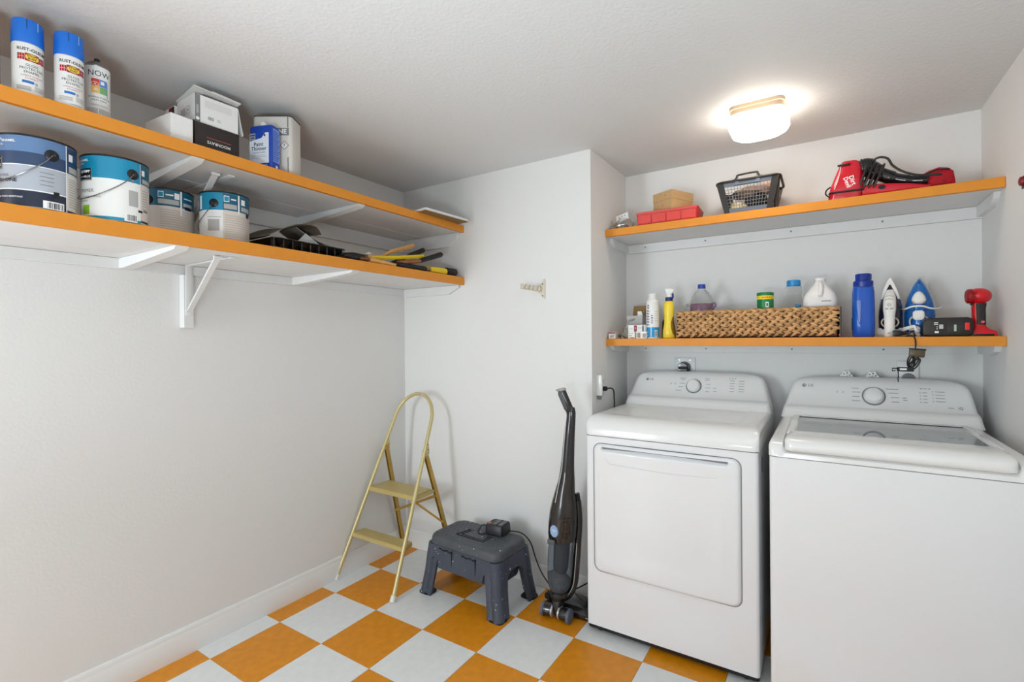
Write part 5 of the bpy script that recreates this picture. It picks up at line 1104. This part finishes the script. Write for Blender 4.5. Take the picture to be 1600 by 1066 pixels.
# laundry bottle and irons
DBL = mat('detergent_blue', (12, 82, 184), .22, coat=.2)
t = thing('detergent_bottle', 'tall blue laundry bottle with a dark blue cap between basket and irons', 'bottle', (2.294, .882, ZB), 4)
g = G(); g.stack([(z, rr(2 * a, 2 * b, min(a, b) * .75, 5, dx, 0)) for z, a, b, dx in ((0, .034, .03, 0), (.004, .038, .033, 0), (.06, .039, .033, 0), (.1, .0385, .033, 0), (.15, .0385, .032, 0), (.19, .038, .031, 0), (.208, .035, .03, 0), (.214, .033, .03, 0))]); g.done('bottle', DBL, t, 50)
DCP = mat('detergent_cap_blue', (18, 48, 140), .3)
g = G(); g.lathe([(.0345, .208), (.0355, .211), (.0355, .232), (.0325, .236), (.0275, .238), (.0275, .262), (.026, .265)], 30); g.done('cap', DCP, t)
for k in range(6):
    g = G(); a = R(-75 + k * 30); g.box(-.0012, .0012, -.0292, -.0268, .240, .262, .0005, M=MX.Rotation(a, 4, 'Z'), seg=1); g.done('cap_ridge', DCP, t)
g = G(); g.stack([(z, rr(2 * a, .012, .005, 3, -.019 + (.15 - z) * .02, -.0325)) for z, a in ((.06, .001), (.075, .005), (.11, .0075), (.14, .0085), (.152, .008))]); g.done('side_grip', mat('pale_blue_grip', (112, 140, 206), .3), t, 50)
g = G(); g.rect(-.012, .006, .03, .08, MX.Translation((-.0396, 0, 0)) @ MX.Rotation(R(-90), 4, 'Z')); g.done('label_print', PRB, t, print_=True)

def iron_outline(w_, h, k=1, n=14):      # pointed soleplate outline, tip up, base flat
    P = []
    for i in range(n + 1):
        f = (i / n) ** 1.8; z = h * (1 - f); P.append((max(.001, w_ * k * (math.sin(math.pi / 2 * min(1, f / .68)) ** .78 if f < .68 else 1 - .1 * ((f - .68) / .32) ** 2)), z))
    return [(x, z) for x, z in P] + [(-x, z) for x, z in P[::-1][:-1]]
def iron(loc, rz, label, body_m, skirt_m, handle_m, hgt, w_, style):
    t = thing('clothes_iron', label, 'iron', loc, rz)
    # local: soleplate plane at y=+, handle toward -y
    def sc_(P, k, dz=.0): c = hgt * .42; return [(x * k, c + (z - c) * k + dz) for x, z in P]
    O = iron_outline(w_, hgt)
    g = G(); g.prism(O, .052, .056, 'y'); g.done('soleplate', STEEL, t)
    g = G(); g.loft([[(x, y, max(z, .0)) for x, z in sc_(O, k)] for y, k in ((.052, 1.0), (.045, 1.0), (.034, .975), (.03, .95))]); g.done('skirt', skirt_m, t, 50)
    g = G(); g.loft([[(x, y, max(z, .012)) for x, z in sc_(O, k)] for y, k in ((.032, .95), (.012, .92), (-.004, .84), (-.014, .6))]); g.done('water_tank', body_m, t, 50)
    if style == 0:
        g = G(); g.loft([[(a * x_, y + b * y_, z) for a, b in rr(2, 2, .8, 4)] for z, x_, y_, y in ((.0, .017, .016, -.052), (.006, .0185, .018, -.052), (.05, .0175, .018, -.054), (.085, .018, .018, -.052), (.115, .0215, .02, -.048), (.148, .0215, .022, -.036), (.172, .019, .024, -.018), (.192, .014, .02, .002), (.208, .006, .012, .018))]); g.done('handle', handle_m, t, 50)
        g = G(); g.prism([(x * .93, z) for x, z in O if z > .15], -.006, .036, 'y', bev=.004); g.done('nose_cover', handle_m, t)
        g = G(); g.lathe([(.004, -.002), (.004, .003)], 12, M=MX.Translation((0, -.007, .212)) @ MX.Rotation(R(60), 4, 'X')); g.done('spray_nozzle', BLK, t)
        g = G(); M = MX.Translation((0, -.0745, 0)); M2 = MX.Translation((0, -.0715, 0))
        for z in (.163, .15): g.tube([M2 @ V((x * .014, .004 * x * x + (0.006 if z > .155 else 0), z + .005 * (1 - x * x))) for x in (-1, -.5, 0, .5, 1)], .001, 5)
        g.tube([M @ V((.006 * math.cos(a), .006, .132 + .005 * math.sin(a))) for a in [2 * math.pi * k / 12 for k in range(12)]], .0008, 5, True)
        g.rect(-.013, -.003, .112, .117, M @ MX.Translation((0, .0025, 0))); g.rect(.003, .013, .112, .117, M @ MX.Translation((0, .0025, 0))); g.done('markings', mat('iron_print', (150, 150, 152), .5), t, print_=True)
        g = G(); P = [( .028 * math.cos(a), -.024, .06 + .022 * math.sin(a)) for a in [2 * math.pi * k / 20 for k in range(20)]]; g.tube(P, .0028, 6, True); g.done('dial_ring', BEI, t)
        g = G(); g.prism([(-.046, 0), (.046, 0), (.046, .028), (.036, .04), (-.036, .04), (-.046, .028)], -.01, .045, 'y', bev=.004); g.done('heel', handle_m, t)
    else:
        g = G(); g.loft([[(a * x_, y + b * y_, z) for a, b in rr(2, 2, .8, 4)] for z, x_, y_, y in ((.015, .022, .016, -.036), (.025, .024, .018, -.042), (.055, .02, .018, -.046), (.09, .018, .016, -.046), (.115, .018, .016, -.038), (.14, .012, .014, -.024))]); g.done('handle', body_m, t, 50)
        g = G(); g.prism([(-.016, .068), (.016, .068), (.019, .09), (.016, .106), (-.016, .106), (-.019, .09)], -.068, -.054, 'y', bev=.004); g.done('dial', handle_m, t)
        g = G(); S = []
        for y, k in ((-.012, 1.0), (-.034, 1.0), (-.042, .9), (-.046, .7), (-.047, .4)):
            S.append([(k * .0235 * math.cos(q) * (1 - .25 * max(0, math.sin(q))), y, .152 + k * (.034 if math.sin(q) > 0 else .022) * math.sin(q)) for q in [2 * math.pi * i / 24 for i in range(24)]])
        g.loft(S); g.done('water_cover', handle_m, t, 50)
        for s in (-1, 1):
            g = G(); g.tube(bez([(s * .018, -.042, .082), (s * .027, -.034, .074), (s * .029, -.028, .06), (s * .026, -.03, .046), (s * .02, -.04, .04)], 4), .0032, 8); g.done('side_accent', handle_m, t)
        g = G(); g.prism([(-.05, 0), (.05, 0), (.05, .02), (-.05, .02)], -.01, .045, 'y', bev=.004); g.done('heel', body_m, t)
        g = G(); g.ball((0, -.002, .222), (.006, .005, .004), 10, 6); g.done('spray_nozzle', NVP, t)
    return t
IBL = mat('iron_blue', (20, 104, 182), .2, coat=.4); IDK = mat('iron_smoke_navy', (30, 32, 52), .15, coat=.4); IWH = mat('iron_white', (228, 226, 222), .3); ISK = mat('iron_skirt_white', (214, 213, 212), .35)
iron((2.388, .925, ZB), -8, 'white and dark grey clothes iron standing on its heel', IDK, ISK, IWH, .247, .044, 0)
iron((2.487, .965, ZB), -9, 'blue clothes iron with white buttons and a white cord around it', IBL, mat('iron_skirt_pale', (200, 206, 216), .35), IWH, .252, .055, 1)
t = thing('wrapped_cord', 'white cord wrapped across the blue iron and bunched at its foot', 'cord', (2.487, .915, ZB))
g = G(); g.tube(bez([(-.058, .03, .116), (-.05, .0, .114), (-.03, -.016, .122), (0, -.0205, .123), (.025, -.016, .114), (.05, -.002, .111), (.062, .02, .116), (.068, .035, .119)], 6), .0036, 8); g.done('upper_wrap', PLW, t)
for k, (a, b) in enumerate(((.034, .01), (.026, .02), (.012, -.006), (.006, .014))):
    g = G(); g.tube(bez([(-.06, -.03, a), (-.03, -.05, a + .006 + b * .3), (-.024, -.058, a - .002), (-.013, -.05, a - .004), (-.018, -.036, a + .004), (-.04, -.02, a + .002)], 5), .0042, 8); g.done('cord_loop', PLW, t)
t = thing('iron_plug', 'black power plug and adapter lying in front of the two irons', 'plug', (2.412, .842, ZB))
g = G(); g.box(-.024, .004, -.012, .012, .004, .026, .004); g.done('plug_body', BLK, t)
g = G(); g.tube([(.004, 0, .014), (.012, 0, .014), (.03, -.002, .013)], [.009, .007, .004], 8); g.done('strain_relief', BLKR, t)
for y in (-.006, .006):
    g = G(); g.box(-.04, -.024, y - .0008, y + .0008, .012, .018); g.done('prong', STEEL, t)
g = G(); g.tube(bez([(.028, -.002, .013), (.038, .006, .02), (.045, .0, .012), (.042, -.014, .006), (.046, -.024, .0045)], 4), .003, 6); g.done('cable', BLKR, t)
t = thing('hanging_adapter', 'black power adapter and bundled cord hanging off the lower alcove shelf', 'adapter', (2.454, .8, 1.2)); o = t.location
g = G(o); g.tube(bez([(2.437, .84, 1.3115), (2.446, .815, 1.3115), (2.452, .8055, 1.305), (2.455, .804, 1.285), (2.454, .803, 1.262)], 5), .0024, 6); g.done('hanging_lead', BLKR, t)
g = G(o); g.box(-.024, .024, -.012, .012, -.016, .016, .005, M=MX.Translation((2.4575, .797, 1.245)) @ MX.Rotation(R(6), 4, 'Y')); g.done('adapter_block', mat('olive_black_plastic', (84, 72, 48), .3), t)
g = G(o); g.box(-.0265, .026, -.0125, .0125, .011, .018, .003, M=MX.Translation((2.4575, .797, 1.245)) @ MX.Rotation(R(6), 4, 'Y')); g.done('adapter_lid', BLKG, t)
rnd = random.Random(4)
for k in range(4):
    g = G(o); c = V((2.437 + .005 * k, .795, 1.213 - .004 * k)); P = []
    for i in range(14):
        a = 2 * math.pi * i / 14; P.append(c + V((.009 * math.cos(a) + (.012 if k > 1 else .003) * math.sin(a), .006 * math.cos(a + k), .023 * math.sin(a))))
    g.tube(P, .0026, 6, True); g.done('cord_loop', BLKR, t)
g = G(o); g.loft([[(x, y, z) for x, z in rr(.052, .017, .004, 3, 2.422, 1.181)] for y in (.789, .803)]); g.done('cord_clip', BLKR, t)
g = G(o); g.box(2.404, 2.426, .7875, .7892, 1.178, 1.185, .0005, seg=1); g.done('clip_label', PRW, t)
g = G(o); g.tube([(2.397, .796, 1.184), (2.382, .796, 1.184), (2.381, .796, 1.174), (2.392, .796, 1.176)], .0022, 6); g.done('cord_tie', BLKR, t)
g = G(o); g.tube(bez([(2.40, .8, 1.173), (2.401, .803, 1.15), (2.4, .806, 1.142), (2.402, .81, 1.13)], 4), .0018, 6); g.done('loose_end', BLKR, t)
BTB = mat('battery_black', (34, 33, 32), .42)
t = thing('battery_charger', 'long black battery charger with red and green marks lying before the blue iron', 'charger', (2.556, .853, ZB), -2)
g = G(); g.loft([[(x * k, y, .0365 + (z - .0365) * k) for x, z in rr(.148, .073, .02, 6, 0, .0365)] for y, k in ((-.03, .88), (-.027, .96), (-.018, 1), (.03, 1), (.034, .95))]); g.done('housing', BTB, t, 50)
g = G(); g.box(-.074, -.004, -.0312, -.029, .008, .062, .001); g.done('label_plate', mat('dark_label', (46, 43, 40), .5), t)
g = G(); M = MX.Translation((0, -.0315, 0)); 
for z in (.052, .046): g.rect(-.042, -.03, z, z + .003, M, 0)
g.rect(-.027, -.015, .03, .046, M, 1); g.rect(-.04, -.028, .014, .021, M, 0); g.rect(-.034, -.032, .028, .032, M, 0); g.rect(-.034, -.032, .036, .04, M, 0); g.done('markings', [PRW, mat('pale_print2', (190, 190, 192), .5)], t, print_=True)
g = G(); g.box(.016, .023, -.0335, -.03, .02, .045, .001); g.done('green_slider', mat('pale_green', (170, 196, 176), .4), t)
g = G(); g.box(.047, .060, -.0335, -.03, .024, .052, .001); g.done('red_latch', mat('bright_red', (228, 40, 44), .4), t)
DRD = mat('tool_red', (206, 24, 34), .3)
t = thing('cordless_light', 'red cordless work light with a round head, right end of the lower shelf', 'work light', (2.652, .868, ZB), 0)
g = G(); g.stack([(z, rr(2 * a, 2 * b, .012, 4, dx, 0)) for z, a, b, dx in ((0, .042, .034, .004), (.006, .042, .034, .004), (.018, .04, .033, .003), (.027, .026, .026, 0), (.036, .02, .022, -.002), (.042, .0185, .02, -.003))]); g.done('battery_foot', DRD, t, 50)
g = G(); g.box(-.03, .034, -.0355, -.03, .001, .009, .001); g.done('foot_slot', BLK, t)
g = G(); g.stack([(z, rr(2 * a, 2 * b, .011, 4, dx, 0)) for z, a, b, dx in ((.038, .0185, .02, -.003), (.06, .0178, .02, -.003), (.1, .0175, .021, -.004), (.125, .019, .023, -.003))]); g.done('handle', DRD, t, 50)
g = G(); g.stack([(z, rr(2 * a, 2 * b, .01, 4, dx + .003, -.0022)) for z, a, b, dx in ((.044, .0155, .0205, -.003), (.06, .0152, .0205, -.003), (.1, .0155, .0215, -.004), (.124, .0172, .0235, -.003))]); g.done('grip_pad', mat('tool_black_rubber', (40, 36, 34), .55), t, 50)
g = G(); g.prism(ell(.0055, .0045, 14, .004, .054), -.0262, -.0225, 'y'); g.done('button', mat('pink_button', (214, 96, 110), .4), t)
g = G(); g.ball((-.003, -.004, .152), (.0365, .042, .0305), 26, 18); g.done('head', DRD, t, 60)
g = G(); g.tube([(-.024, -.012, .152), (-.037, -.012, .152), (-.041, -.012, .152)], [.028, .027, .022], 22); g.done('lens_ring', mat('dark_red_ring', (150, 18, 26), .35), t)
for k in range(4):
    g = G(); g.box(-.03, -.014, -.0425, -.036, .139 + k * .008, .1425 + k * .008, .001, seg=1); g.done('vent_slot', MATS['dark_red_ring'], t)
g = G(); g.prism([(-.032, .121), (-.022, .127), (-.018, .121), (-.024, .118)], -.02, -.004, 'y', bev=.001); g.done('trigger', BLK, t)
